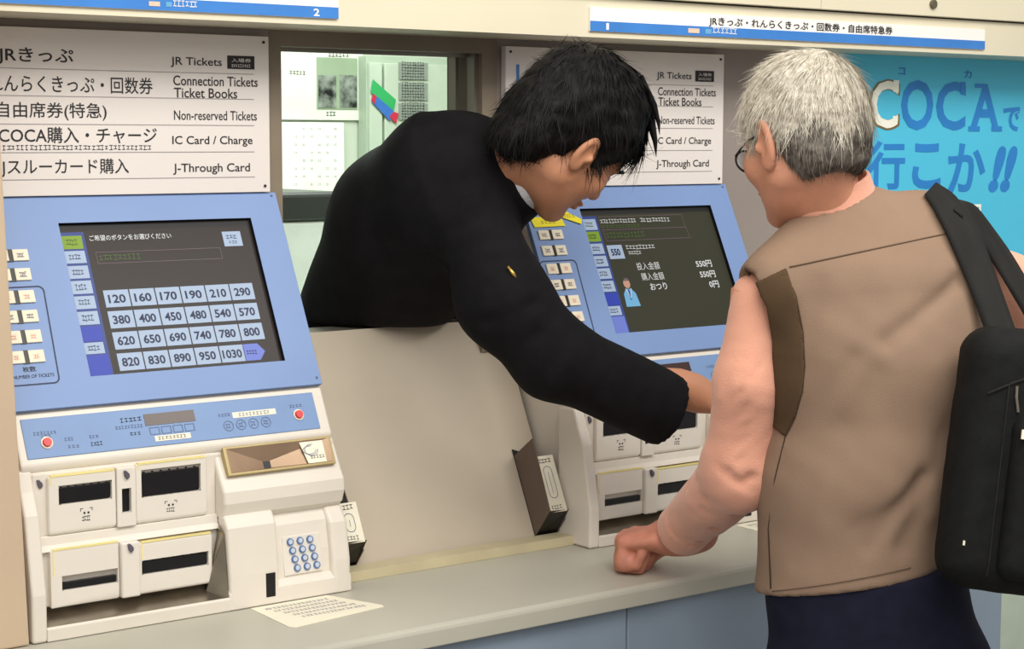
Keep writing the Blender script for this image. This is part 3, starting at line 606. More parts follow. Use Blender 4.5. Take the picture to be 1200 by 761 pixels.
def ell(P, c, r, ax=None):
    q = P-np.array(c, np.float32)
    if ax is not None: q = q@np.array(ax, np.float32).T
    r = np.array(r, np.float32); k0 = np.sqrt(((q/r)**2).sum(1)); k1 = np.sqrt(((q/(r*r))**2).sum(1))+1e-9
    return k0*(k0-1)/k1
def plane(P, p, n): n = np.array(n, float); n /= np.linalg.norm(n); return (P-np.array(p))@n   # negative behind n
def wob(P, f, seed=0):
    r = np.random.RandomState(seed); o = 0
    for i in range(5):
        k = r.normal(size=3)*f; o = o+np.sin(P@k+r.uniform(0, 6)+1.3*np.sin(P@(r.normal(size=3)*f*.6)))
    return o/5
def fold(P, a, b, r, depth): return depth*np.exp(-(np.maximum(cone(P, a, b, 0, 0), 0)/r)**2)
def nets(f, lo, hi, h):
    lo = np.array(lo, float); n = np.ceil((np.array(hi)-lo)/h).astype(int)+1
    ax = [lo[i]+h*np.arange(n[i]) for i in range(3)]
    G = np.stack(np.meshgrid(*ax, indexing='ij'), -1).reshape(-1, 3).astype(np.float32)
    v = np.concatenate([f(G[i:i+400000]) for i in range(0, len(G), 400000)]).reshape(n)
    ins = v < 0
    cs = [(i, j, k) for i in (0, 1) for j in (0, 1) for k in (0, 1)]
    sl = lambda A, c: A[c[0]:n[0]-1+c[0], c[1]:n[1]-1+c[1], c[2]:n[2]-1+c[2]]
    cnt = sum(sl(ins, c).astype(np.int8) for c in cs); act = (cnt > 0) & (cnt < 8)
    I = np.argwhere(act); idx = -np.ones(n-1, int); idx[act] = np.arange(len(I))
    cv = np.stack([v[I[:, 0]+c[0], I[:, 1]+c[1], I[:, 2]+c[2]] for c in cs], 1)
    acc = np.zeros((len(I), 3)); num = np.zeros(len(I))
    for i in range(8):
        for j in range(i+1, 8):
            if sum(abs(np.array(cs[i])-np.array(cs[j]))) != 1: continue
            m = (cv[:, i] < 0) != (cv[:, j] < 0); t = cv[:, i]/np.where(m, cv[:, i]-cv[:, j], 1)
            p = np.array(cs[i])+t[:, None]*(np.array(cs[j])-np.array(cs[i])); acc[m] += p[m]; num[m] += 1
    V = lo+h*(I+acc/num[:, None]); Fs = []
    for a in range(3):
        b, c = (a+1) % 3, (a+2) % 3
        s0 = [slice(None)]*3; s1 = [slice(None)]*3; s0[a] = slice(0, n[a]-1); s1[a] = slice(1, n[a])
        A = ins[tuple(s0)]; B_ = ins[tuple(s1)]; E = np.argwhere(A != B_)
        E = E[(E[:, b] > 0) & (E[:, c] > 0) & (E[:, b] < n[b]-1) & (E[:, c] < n[c]-1)]
        q = []
        for db, dc in ((-1, -1), (0, -1), (0, 0), (-1, 0)):
            K = E.copy(); K[:, b] += db; K[:, c] += dc; q.append(idx[K[:, 0], K[:, 1], K[:, 2]])
        q = np.stack(q, 1); fl = ~A[E[:, 0], E[:, 1], E[:, 2]]; q[fl] = q[fl][:, ::-1]; Fs.append(q)
    return V, np.concatenate(Fs)
def npmesh(name, parts, mats, parent, smooth=True):    # parts: list of (V, F, mat index)
    V = np.concatenate([p[0] for p in parts]); off = 0; F = []; mi = []
    for p in parts:
        F += (np.asarray(p[1])+off).tolist(); mi += [p[2]]*len(p[1]); off += len(p[0])
    L = worldloc(parent); me = bpy.data.meshes.new(name); me.from_pydata((V-L).tolist(), [], F)
    for m in mats: me.materials.append(m)
    me.polygons.foreach_set('material_index', mi); me.polygons.foreach_set('use_smooth', [smooth]*len(F))
    o = bpy.data.objects.new(name, me); COL.objects.link(o); o.parent = parent; WL[o] = L; me.validate(); return o
def hit(f, px, py, d0=2.0, d1=3.4):
    d = np.linspace(d0, d1, 700); P = np.stack([at(px, py, x) for x in d]).astype(np.float32); v = f(P); k = np.argmax(v < 0)
    if v[k] >= 0: return None
    a, b = d[max(k-1, 0)], d[k]
    for _ in range(10):
        m = (a+b)/2
        if f(at(px, py, m)[None].astype(np.float32))[0] < 0: b = m
        else: a = m
    return at(px, py, b)
def norm(v): v = np.array(v, float); return v/np.linalg.norm(v)
# --- generic head in local axes (side, forward, up)
def head_frame(c, fwd, up):
    f = norm(fwd); u = norm(np.array(up)-f*(np.array(up)@f)); s = np.cross(f, u); return np.array(c), np.stack([s, f, u])
def head_sdf(P, H, neck_to, nr=.052, sc=1.0, es=1.0):
    c, A = H; q = ((P-c)@A.T/sc).astype(np.float32); q[:, 0] = np.abs(q[:, 0])     # mirrored halves
    d = ell(q, (0, -.012, .012), (.074, .094, .086))
    d = smin(d, ell(q, (0, .032, -.045), (.060, .060, .078)), .03)
    d = smin(d, cone(q, (.044, .005, -.070), (.006, .070, -.112), .026, .019), .025)
    d = smin(d, ell(q, (.040, .058, -.040), (.024, .024, .024)), .02)
    d = smin(d, cone(q, (.0, .084, .004), (.034, .074, .004), .013, .011), .015)
    d = smax(d, -ell(q, (.031, .095, -.018), (.017, .016, .012)), .012)
    d = smin(d, ell(q, (.031, .072, -.018), (.014, .013, .012)), .002)
    d = smin(d, cone(q, (0, .086, -.010), (0, .105, -.043), .008, .0115), .010)
    d = smin(d, ell(q, (.012, .094, -.047), (.009, .011, .008)), .006)
    d = smin(d, ell(q, (0, .091, -.071), (.024, .012, .0055)), .005); d = smin(d, ell(q, (0, .089, -.081), (.021, .012, .006)), .004)
    d = smin(d, ell(q, (0, .078, -.108), (.018, .016, .014)), .012)
    # ears
    er = np.array([[.94, .30, -.1], [-.30, .95, .1], [.12, -.06, 1.0]]); er = er/np.linalg.norm(er, axis=1)[:, None]
    q0 = q; q = (q-np.array([.078, -.006, -.026], np.float32))/es+np.array([.078, -.006, -.026], np.float32)
    e = ell(q, (.081, -.008, -.026), (.0085, .020, .037), er); e = smin(e, ell(q, (.076, .000, -.054), (.007, .010, .011)), .008)
    e = smax(e, -ell(q, (.091, -.005, -.021), (.008, .012, .024), er), .004); e = smin(e, ell(q, (.082, .009, -.028), (.006, .005, .008)), .004)
    d = smin(d, e*es, .006)
    d = d*sc
    base = c+A.T@np.array([0, -.030, -.055])*sc
    return smin(d, cone(P, base, neck_to, nr*sc, nr*1.03), .025)
# --- hand: local axes (side: thumb +x, fingers +y, back of the hand +z)
def hand_sdf(P, o, A, curls, thumb, sc=1.0, mirror=1):
    q = ((P-o)@A.T/sc).astype(np.float32); q[:, 0] *= mirror
    d = cone(q, (0, -.03, 0), (0, .012, 0), .026, .028); d = smin(d, ell(q, (0, .048, 0), (.041, .050, .0165)), .02)
    for i, (bx, by, l1, l2, l3, r) in enumerate(((.030, .088, .043, .026, .021, .0098), (.0105, .093, .046, .030, .023, .0100), (-.0105, .089, .043, .027, .022, .0094), (-.030, .080, .034, .021, .019, .0084))):
        c1, c2, c3 = curls[i]; p = np.array([bx, by-.006, .004]); ang = 0; r0 = r; fd = cone(q, (bx*.8, by-.035, .003), p, r*.95, r*1.08)
        for l, cc in ((l1, c1), (l2, c2), (l3, c3)):
            ang += math.radians(cc); n = p+np.array([-.0 if i else 0, math.cos(ang)*l, -math.sin(ang)*l]); fd = smin(fd, cone(q, p, n, r0, r0*.93), .003); p = n; r0 *= .93
        d = smin(d, fd, .006)
    t = [np.array(x) for x in thumb]
    d = smin(d, cone(q, (.012, .012, -.006), t[0], .017, .0145), .012)
    d = smin(d, cone(q, t[0], t[1], .0135, .0118), .005); d = smin(d, cone(q, t[1], t[2], .0118, .0095), .004)
    return d*sc
def strands(V, F, n, comb, length, lift, width, sel=None, jit=.35, seg=4):
    tri = V[F[:, :3]]; cen = V[F].mean(1); nr = np.cross(tri[:, 1]-tri[:, 0], tri[:, 2]-tri[:, 0]); nr /= np.linalg.norm(nr, axis=1)[:, None]+1e-12
    ok = np.arange(len(F)) if sel is None else np.where(sel(cen))[0]
    pick = np.random.choice(ok, n); vs = []; fs = []
    for k in pick:
        p = cen[k].copy(); N = nr[k]; d = comb(p, N)+np.random.normal(size=3)*jit; d -= N*(d@N); d /= np.linalg.norm(d)+1e-9
        L = length*random.uniform(.5, 1.25); lf = lift*random.uniform(.2, 1.3); wdt = width*random.uniform(.6, 1.3); s = np.cross(d, N); b0 = len(vs)
        dr = np.random.normal(size=3)*.12
        for i in range(seg):
            t = i/(seg-1); q = p+d*L*t+N*(lf*t-L*.22*t*t)+dr*L*t*t; ww = wdt*(1-t*.85); vs += [q-s*ww, q+s*ww+N*ww*.6]
        for i in range(seg-1): a = b0+2*i; fs.append((a, a+1, a+3, a+2))
    return np.array(vs), np.array(fs)
skin_o = mat('skin_older', (208, 146, 118), .5, var=.07, scale=30, bump=.05, bscale=300); skin_y = mat('skin_young', (196, 138, 106), .5, var=.05, scale=20)
skin_h = mat('skin_hand', (202, 134, 112), .5, var=.12, scale=40, bump=.15, bscale=160)
jack = mat('jacket_black', (19, 18, 21), .85, var=.2, scale=30, bump=.4, bscale=500, spec=.15)
vestm = mat('vest_taupe', (142, 118, 100), .85, var=.04, scale=14, bump=.25, bscale=600, spec=.15); vestd = mat('vest_brown', (84, 66, 48), .85, var=.05, spec=.15, bump=.2, bscale=500)
shirtm = mat('shirt_pink', (226, 164, 140), .9, var=.05, scale=10, sheen=.3, bump=.35, bscale=400, spec=.2); trm = mat('trousers_navy', (24, 25, 42), .85, var=.15, scale=40, bump=.2, bscale=500, spec=.15)
bagm = mat('bag_black', (19, 20, 20), .75, var=.2, scale=60, bump=.4, bscale=700, spec=.2); strapm = mat('strap_black', (34, 33, 32), .7, var=.15, bump=.3, bscale=700, spec=.2)
hairb = mat('hair_black', (13, 12, 13), .6, var=.3, scale=60, c2=(24, 22, 24), spec=.2); shw = mat('shirt_white', (222, 222, 228), .7)
def hair_grey():
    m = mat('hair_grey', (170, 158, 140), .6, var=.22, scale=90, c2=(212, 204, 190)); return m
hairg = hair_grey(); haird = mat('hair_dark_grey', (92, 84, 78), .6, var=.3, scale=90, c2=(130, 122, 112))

# ------------------------------------------------------------ older man
def older_man():
    root = empty('person', tuple(np.append(at(1020, 700, 2.5)[:2], 0)))
    Wd = norm((.94, -.34, 0)); Nd = norm((.34, .94, 0))
    nb = at(975, 262, 2.5)
    H = head_frame(at(940, 152, 2.47), CR*-.52+CF*.83+CU*-.22, CU+CR*-.12+CF*.14)
    def body(P): return head_sdf(P, H, nb, .044, .93)
    c = H[0]
    Vh, Fh = nets(body, c-.19, c+.17, .0031)
    # fist on the counter
    wr = at(797, 626, 2.775); kn = at(738, 632, 2.815)
    fy = norm(kn-wr); fz = norm(np.array([0, 0, 1])-fy*fy[2]); fx = np.cross(fy, fz)
    A = np.stack([fx, fy, fz]); ho = wr+fy*.0-np.array([0, 0, .0])
    ho[2] = .85+.066
    cur = [(68, 95, 60), (72, 98, 60), (75, 98, 60), (78, 98, 55)]; th = [(.045, .045, -.018), (.046, .072, -.032), (.028, .088, -.042)]
    def fist(P):
        d = hand_sdf(P, ho, A, cur, th, 1.10); q = ((P-ho)@A.T/1.10).astype(np.float32); d = smin(d, ell(q, (0, .078, -.024), (.038, .024, .022)), .008)
        d = smin(d, cone(P, ho-fy*.01, at(832, 590, 2.655), .027, .027), .02)
        return np.maximum(d, .8512-P[:, 2])
    Vf, Ff = nets(fist, ho-.14, ho+.14, .0026)
    # concealed arm keeps the figure whole
    tb = MB(); tb.tube([at(835, 602, 2.70), at(868, 545, 2.52), at(885, 350, 2.47), at(975, 300, 2.5), nb], [.028, .034, .036, .05, .05], skin_o, 10)
    tf = [f for f in tb.f if len(f) == 4]
    npmesh('body', [(Vh, Fh, 0), (Vf, Ff, 1), (np.array(tb.v), np.array(tf), 0)], [skin_o, skin_h], root)
    # hair
    def inner(P):
        q = ((P-H[0])@H[1].T/.93).astype(np.float32); q[:, 0] = np.abs(q[:, 0]); return q
    def hair(P):
        q = inner(P); d = ell(q, (0, -.013, .016), (.084, .103, .097))
        d = smin(d, ell(q, (0, -.052, -.045), (.060, .046, .06)), .03)
        d = d+.004*wob(P, 70, 3)+.002*wob(P, 190, 4)
        d = smax(d, q[:, 1]-(.040+.75*q[:, 2]), .012); d = smax(d, -(q[:, 2]+.088-.12*np.maximum(-q[:, 1]-.03, 0)), .01)
        d = smax(d, -ell(q, (.088, .002, -.040), (.034, .028, .044)), .008)
        return d
    V, F = nets(hair, c-.17, c+.15, .0033)
    qz = ((V-H[0])@H[1].T)
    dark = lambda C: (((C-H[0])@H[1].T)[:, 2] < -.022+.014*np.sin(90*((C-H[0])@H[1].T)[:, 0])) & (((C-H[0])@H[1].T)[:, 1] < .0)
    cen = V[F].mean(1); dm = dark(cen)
    crown = H[0]+H[1].T@np.array([.01, -.055, .10])
    def comb(p, N):
        d = p-crown; d = d/np.linalg.norm(d); return d*.8+np.array([0, 0, -.7])+H[1][1]*.25
    s1 = strands(V, F, 6500, comb, .040, .004, .0006, lambda C: ~dark(C) & (((C-H[0])@H[1].T)[:, 1] < .05), .28)
    s2 = strands(V, F, 1800, comb, .024, .004, .00055, dark, .25)
    s3 = strands(V, F, 350, comb, .026, .010, .0004, lambda C: C[:, 2] > c[2]+.0, .5)
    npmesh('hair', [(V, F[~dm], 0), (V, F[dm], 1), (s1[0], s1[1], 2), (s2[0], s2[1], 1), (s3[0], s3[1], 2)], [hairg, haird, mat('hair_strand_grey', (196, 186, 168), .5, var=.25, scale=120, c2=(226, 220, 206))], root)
    # eyeglasses
    g = MB(); T = lambda x, y, z: H[0]+H[1].T@np.array([x, y, z])*.93
    for s in (-1, 1):
        P = [T(s*.033+.019*math.cos(t), .097, -.020+.0165*math.sin(t)) for t in np.linspace(0, 2*math.pi, 24, endpoint=False)]
        g.tube(P, .0016, ink, 6, closed=True)
        g.tube([T(s*.052, .096, -.012), T(s*.061, .074, -.010), T(s*.074, .04, -.008), T(s*.081, .0, -.008), T(s*.082, -.014, -.022)], .0014, ink, 6)
        g.add(P, [list(range(24))], mat('lens', (225, 232, 232), .08, spec=.8))
    g.tube([T(-.014, .098, -.016), T(0, .101, -.012), T(.014, .098, -.016)], .0015, ink, 6)
    g.build('eyeglasses', root, smooth=True, recalc=False)
    # eyes
    g = MB()
    for s in (-1, 1):
        cc = T(s*.031, .0735, -.018)
        g.tube([cc-H[1][1]*.0, cc+H[1][1]*.0118], [.0115, .0060], mat('eye_white', (232, 228, 222), .3), 12)
        g.tube([cc+H[1][1]*.0117, cc+H[1][1]*.0125], [.0052, .0045], black, 12)
    g.build('eyes', root)
    # torso shapes
    S0 = at(990, 690, 2.5); S1 = at(1006, 560, 2.5); S2 = at(1024, 430, 2.5); S3 = at(1018, 345, 2.5); hL = at(905, 333, 2.45); hR = at(1112, 300, 2.57); hump = at(1085, 282, 2.54); nk = at(990, 268, 2.5)
    def torso(P, g_=0.):
        d = econe(P, S0, S1, (.127+g_, .11+g_), (.136+g_, .115+g_), Wd, Nd)
        d = smin(d, econe(P, S1, S2, (.136+g_, .115+g_), (.158+g_, .118+g_), Wd, Nd), .03)
        d = smin(d, econe(P, S2, S3, (.158+g_, .118+g_), (.168+g_, .108+g_), Wd, Nd), .03)
        d = smin(d, econe(P, nk, hump, (.055+g_, .060+g_), (.058+g_, .060+g_), Wd, Nd), .05)
        d = smin(d, cone(P, nk, hL, .050+g_, .040+g_), .05); d = smin(d, cone(P, hump, hR, .054+g_, .045+g_), .05)
        return d
    fl = [(at(885, 640, 2.40), at(925, 470, 2.36), .018, .013), (at(925, 660, 2.40), at(955, 520, 2.36), .014, .009), (at(1040, 400, 2.38), at(1120, 330, 2.44), .014, .007), (at(1020, 640, 2.38), at(1080, 560, 2.4), .014, .008), (at(1060, 640, 2.4), at(1100, 470, 2.44), .018, .008), (at(975, 600, 2.37), at(1030, 440, 2.37), .018, .006), (at(905, 585, 2.38), at(1000, 420, 2.37), .012, .006), (at(915, 640, 2.38), at(985, 500, 2.37), .014, .005), (at(1090, 600, 2.42), at(1060, 430, 2.4), .016, -.004), (at(930, 450, 2.38), at(960, 330, 2.38), .014, .004), (at(1110, 520, 2.45), at(1010, 620, 2.38), .016, .004)]
    armax = (at(888, 345, 2.46), at(874, 450, 2.46))
    ncx = norm(at(955, 205, 2.48)-at(972, 268, 2.5))
    def vest(P):
        d = torso(P, .0)+.0035*wob(P, 13, 9)+.0012*wob(P, 40, 10)
        for a, b, r, dp in fl: d = d+fold(P, a, b, r, dp)
        # hem (tilted), neck opening and arm holes
        hem = plane(P, at(995, 694, 2.4), at(995, 720, 2.4)-at(995, 694, 2.4)+(at(1085, 672, 2.4)-at(898, 702, 2.4))*.0+CR*.004)
        d = smax(d, hem, .004)
        q = P-np.array(at(970, 238, 2.495), np.float32); t = q@ncx; r = np.sqrt(np.maximum((q*q).sum(1)-t*t, 0)); d = smax(d, -np.maximum(r-.0600, -(t+.004)), .004)
        d = smax(d, -cone(P, at(868, 352, 2.44), at(866, 500, 2.44), .042, .050), .006)
        return d
    V, F = nets(vest, at(995, 480, 2.5)-np.array([.28, .26, .34]), at(995, 480, 2.5)+np.array([.28, .26, .34]), .0045)
    ve = npmesh('vest', [(V, F, 0)], [vestm], root)
    # dark side panel: its own faces lifted off the vest
    pol = np.array([(883, 332), (921, 314), (933, 348), (941, 390), (943, 430), (940, 460), (932, 488), (920, 512), (905, 500), (905, 400), (898, 360)], float)
    def polysdf(P):
        rel = P-CO.astype(np.float32); dd = rel@CF; q = np.stack([600+FPX*(rel@CR)/dd, 380.5-FPX*(rel@CU)/dd], 1); best = np.full(len(P), 1e9); ins = np.zeros(len(P), bool)
        for i in range(len(pol)):
            a, b = pol[i], pol[i-1]; e_ = b-a; w_ = q-a; t = np.clip(w_@e_/(e_@e_), 0, 1); r = w_-t[:, None]*e_; best = np.minimum(best, (r*r).sum(1))
            cnd = ((a[1] > q[:, 1]) != (b[1] > q[:, 1])) & (q[:, 0] < (b[0]-a[0])*(q[:, 1]-a[1])/(b[1]-a[1]+1e-9)+a[0]); ins ^= cnd
        return np.sqrt(best)*np.where(ins, -1, 1)*dd/FPX, dd
    def panel_f(P):
        s_, dd = polysdf(P); v = vest(P); return np.maximum(np.maximum(np.abs(v-.0012)-.0014, s_), dd-2.52)
    ctr = at(915, 405, 2.42); V2, F2 = nets(panel_f, ctr-np.array([.10, .12, .14]), ctr+np.array([.10, .12, .14]), .0022)
    npmesh('side_panel', [(V2, F2, 0)], [vestd], root)
    def seam(name, pts, r, m, f=vest, off=.0012):
        g = MB(); P = []
        for x, y in pts:
            h_ = hit(f, x, y)
            if h_ is not None: P.append(h_-CF*off)
        if len(P) > 2: g.tube(P, r, m, 6); g.build(name, root, smooth=True)
    seamm = mat('seam', (112, 90, 72), .9)
    seam('back_seam', [(925+i*7, 313-i*1.5) for i in range(28)], .0010, seamm)
    seam('panel_seam', [(921, 316), (933, 348), (941, 390), (943, 430), (940, 460), (932, 488), (920, 512), (908, 560), (900, 620), (903, 690)], .0009, mat('seam_dark', (70, 54, 40), .9))
    seam('hem_stitching', [(905+i*9, 693-i*.9-(.035*i*i)) for i in range(19)], .0007, seamm)
    seam('armhole_piping', [(861, 309), (872, 316), (884, 330), (895, 350), (904, 370), (911, 392)], .0022, mat('piping', (96, 78, 62), .9))
    # collar
    ca = at(972, 268, 2.5); cb = at(955, 205, 2.48); cx = norm(cb-ca)
    def collar(P):
        q = P-np.array(at(970, 229, 2.495), np.float32); t = q@cx; r = np.sqrt(np.maximum((q*q).sum(1)-t*t, 0)); d = np.abs(r-(.0615-.08*t))-.0026
        d = smax(d, np.abs(t-.000)-.0175, .003); return d
    V2, F2 = nets(collar, at(968, 232, 2.49)-.095, at(968, 232, 2.49)+.095, .0024)
    # sleeves
    E0 = at(892, 352, 2.47); E1 = at(876, 450, 2.47); E2 = at(869, 553, 2.52); E3 = at(803, 618, 2.74)
    sf = [(at(845, 470, 2.42), at(905, 500, 2.42), .010, .006), (at(838, 430, 2.42), at(870, 545, 2.44), .010, .005), (at(825, 575, 2.58), at(880, 560, 2.46), .008, .008), (at(782, 600, 2.72), at(812, 640, 2.70), .005, .006), (at(820, 585, 2.6), at(845, 630, 2.6), .006, .007), (at(846, 575, 2.50), at(870, 612, 2.55), .007, .006), (at(800, 560, 2.6), at(835, 596, 2.6), .008, .006), (at(832, 545, 2.47), at(880, 575, 2.46), .007, .006), (at(845, 600, 2.6), at(820, 560, 2.55), .007, .005), (at(808, 590, 2.66), at(838, 625, 2.66), .006, .006), (at(795, 600, 2.70), at(822, 633, 2.68), .005, .006), (at(838, 490, 2.44), at(880, 515, 2.42), .012, .004)]
    rs = np.random.RandomState(5)
    for k in range(15):
        t = (k+.5)/15*2; p_ = E1+(E2-E1)*t if t < 1 else E2+(E3-E2)*(t-1); w_ = rs.uniform(-.02, .02); h_ = rs.uniform(.018, .034)
        sf.append((p_-CF*.048+CU*h_+CR*(w_+.02), p_-CF*.048-CU*h_*.7+CR*(w_-.02), rs.uniform(.004, .008), rs.uniform(.0015, .004)))
    def sleeve(P):
        d = cone(P, E0, E1, .042, .046); d = smin(d, cone(P, E1, E2, .046, .054), .02); d = smin(d, cone(P, E2, E3, .054, .0385), .025)
        d = d+.003*wob(P, 26, 12)+.0012*wob(P, 70, 13)
        for a, b, r, dp in sf: d = d+fold(P, a, b, r, dp)
        cf_ = at(789, 626, 2.75); cu = np.maximum(cone(P, E3-(E3-E2)*.35, E3+(E3-E2)*.5, .0425, .0395)+.0012*wob(P, 60, 3), -plane(P, cf_-norm(E3-E2)*.048, E3-E2))
        d = np.minimum(d, cu); return smax(d, plane(P, cf_, E3-E2), .002)
    R0 = at(1128, 305, 2.58); R1 = at(1185, 345, 2.62); R2 = at(1235, 470, 2.66); R3 = at(1215, 600, 2.75)
    def sleeve_r(P):
        d = cone(P, R0, R1, .045, .050); d = smin(d, cone(P, R1, R2, .050, .045), .03); d = smin(d, cone(P, R2, R3, .045, .036), .03)
        return d+.002*wob(P, 30, 5)
    m1 = np.stack([E0, E3]); V3_, F3 = nets(sleeve, m1.min(0)-.08, m1.max(0)+.08, .0045)
    m2 = np.stack([R0, R1, R2, R3]); V4, F4 = nets(sleeve_r, m2.min(0)-.08, m2.max(0)+.08, .007)
    npmesh('shirt', [(V2, F2, 0), (V3_, F3, 0), (V4, F4, 0)], [shirtm], root)
    # trousers
    p = at(1000, 720, 2.5); pz = p[2]
    lf = np.array([p[0], p[1], 0])-Wd*.075; rf = np.array([p[0], p[1], 0])+Wd*.115
    def tro(P):
        a = np.array([p[0], p[1], 0])
        d = econe(P, at(1012, 665, 2.5), at(1030, 790, 2.5), (.145, .100), (.152, .115), Wd, Nd)
        for s, ft in ((-.062, lf), (.092, rf)):
            top = at(1020, 800, 2.5)+Wd*s; kn_ = (top*.5+ft*.5)+Nd*.01
            d = smin(d, cone(P, top, kn_, .088, .068), .03); d = smin(d, cone(P, kn_, ft+np.array([0, 0, .09]), .068, .055), .03)
        return smax(smax(d+.002*wob(P, 25, 8), .04-P[:, 2], .004), plane(P, at(995, 660, 2.5), (0, 0, 1)), .004)
    V, F = nets(tro, (p[0]-.3, p[1]-.3, .02), (p[0]+.35, p[1]+.3, at(995, 650, 2.5)[2]+.02), .0095)
    npmesh('trousers', [(V, F, 0)], [trm], root)
    for ft in (lf, rf):
        g = MB()
        def shoe(P): return np.maximum(smin(ell(P, ft+Nd*.07+np.array([0, 0, .035]), (.045, .13, .035), np.stack([Wd, Nd, [0, 0, 1]])), ell(P, ft+np.array([0, 0, .055]), (.04, .055, .045), np.stack([Wd, Nd, [0, 0, 1]])), .03), .001-P[:, 2])
        V, F = nets(shoe, ft-np.array([.25, .25, .01]), ft+np.array([.25, .25, .12]), .009); npmesh('shoe', [(V, F, 0)], [black], root)
    # concealed right hand below the bag
    tag(root, 'grey-haired person in taupe vest and pink shirt, fist resting on the counter', 'person')
    return root, vest, sleeve_r, torso
om, vest_f, sr_f, torso_f = older_man()

# ------------------------------------------------------------ shoulder bag
def bag():
    c = at(1236, 545, 2.355); root = empty('shoulder_bag', tuple(c))
    up = norm(CU*1.0+CR*.115); rt = norm(CR*1-CU*.115); nn = np.cross(up, rt); A = np.stack([rt, up, -CF])
    up = norm(up-CF*0); rt = norm(rt-up*(rt@up)); nn = norm(np.cross(rt, up)); A = np.stack([rt, up, nn])
    def rb(P, cc, h, r):
        q = np.abs((P-np.array(cc, np.float32))@A.T)-(np.array(h)-r); return np.sqrt((np.maximum(q, 0)**2).sum(1))+np.minimum(q.max(1), 0)-r
    def f(P):
        q = (P-c)@A.T; d = rb(P, c, (.139, .173, .052), .042)
        d = d+.004*wob(P, 16, 31)+.0012*wob(P, 60, 32); return d
    V, F = nets(f, c-.24, c+.24, .006); npmesh('bag_body', [(V, F, 0)], [bagm], root)
    T = lambda x, y, z=0: c+rt*x+up*y+nn*z
    pc = T(.03, -.045, .052)
    def pk(P): return rb(P, pc, (.105, .105, .022), .018)+.002*wob(P, 30, 33)
    V, F = nets(pk, pc-.17, pc+.17, .006); npmesh('front_pocket', [(V, F, 0)], [bagm], root)
    def onb(x, y, off=.001):
        o_ = T(x, y, .2); t = np.linspace(0, .3, 400); P = (o_[None]-nn[None]*t[:, None]).astype(np.float32); v = np.minimum(f(P), pk(P)); k = np.argmax(v < 0); return P[k]+nn*off
    g = MB(); g.tube([onb(x, .125-abs(x-.02)**2*2.5) for x in np.linspace(-.11, .12, 24)], .0018, strapm, 6); g.build('zipper', root)
    g = MB(); g.tube([onb(-.085+x*.0, y) for x, y in zip(np.linspace(0, 1, 14), np.linspace(.10, -.15, 14))], .0016, strapm, 6); g.build('zipper', root)
    g = MB()
    P = [at(1185, 452, 2.33), at(1184, 465, 2.33), at(1186, 482, 2.33), at(1188, 505, 2.33)]; P = [onb(*( ((p-c)@rt), ((p-c)@up) ), .003) for p in P]
    g.tube(P[:3], .0022, steel, 8); a = P[3]
    fr2 = lambda x, y, z: a+rt*x+up*y+nn*z
    g.box(fr2, -.004, .006, -.008, .004, 0, .003, paper); g.build('zip_pull', root)
    a = at(1118, 631, 2.36); a = onb((a-c)@rt, (a-c)@up, .0005); fr3 = lambda x, y, z: a+rt*x+up*y+nn*z
    g = MB(); g.box(fr3, -.0015, .001, -.003, .003, 0, .002, paper); g.build('woven_tag', root)
    # straps over the shoulder: ribbons resting on the clothing
    def surf(P): return np.minimum(np.minimum(vest_f(P), torso_f(P)), sr_f(P))
    def ribbon(pts, wpx, name):
        m = len(pts); vs = []; L_ = []
        pts = np.array(pts, float); t = np.linspace(0, m-1, 26); X = np.interp(t, range(m), pts[:, 0]); Y = np.interp(t, range(m), pts[:, 1]); D = np.interp(t, range(m), pts[:, 2])
        for k_ in range(2): X[1:-1] = (X[:-2]+2*X[1:-1]+X[2:])/4; Y[1:-1] = (Y[:-2]+2*Y[1:-1]+Y[2:])/4
        lw = np.interp(t, range(m), wpx)
        C_ = []
        for x, y, d in zip(X, Y, D): C_.append(at(x, y, d))
        C_ = np.array(C_)
        for i in range(26):
            a_ = max(i-1, 0); b_ = min(i+1, 25); dx = X[b_]-X[a_]; dy = Y[b_]-Y[a_]; l = math.hypot(dx, dy); nx, ny = -dy/l, dx/l
            row = []
            for s_ in (-1, -.5, 0, .5, 1):
                qx, qy = X[i]+nx*s_*lw[i]/2, Y[i]+ny*s_*lw[i]/2; d = D[i]
                h_ = hit(surf, qx, qy, 2.1, 2.9)
                if h_ is not None and abs((h_-CO)@CF-d) < .09: d = min(d, (h_-CO)@CF-.010)
                row.append([qx, qy, d])
            L_.append(row)
        L_ = np.array(L_); 
        for k_ in range(9): L_[1:-1, :, 2] = (L_[:-2, :, 2]+2*L_[1:-1, :, 2]+L_[2:, :, 2])/4
        top = np.array([[at(*q)-CF*.002 for q in r] for r in L_]); bot = top+CF*.004
        g = MB(); vs = np.concatenate([top.reshape(-1, 3), bot.reshape(-1, 3)]); n = 26*5; fs = []
        for i in range(25):
            for j in range(4):
                q = i*5+j; fs += [(q, q+1, q+6, q+5), (n+q+5, n+q+6, n+q+1, n+q)]
            fs += [(i*5, i*5+5, n+i*5+5, n+i*5), (i*5+4, n+i*5+4, n+i*5+9, i*5+9)]
        g.add(vs, fs, strapm); g.build(name, root, smooth=True)
    ribbon([(1090, 221, 2.50), (1108, 238, 2.50), (1130, 275, 2.47), (1152, 330, 2.45), (1176, 398, 2.42)], [20, 30, 36, 34, 34], 'shoulder_strap')
    ribbon([(1120, 240, 2.53), (1136, 248, 2.54), (1173, 300, 2.54), (1210, 362, 2.52), (1230, 400, 2.46)], [14, 22, 24, 24, 26], 'shoulder_strap')
    tag(root, 'black fabric shoulder bag with zippers hanging from the older person shoulder', 'bag')
bag()

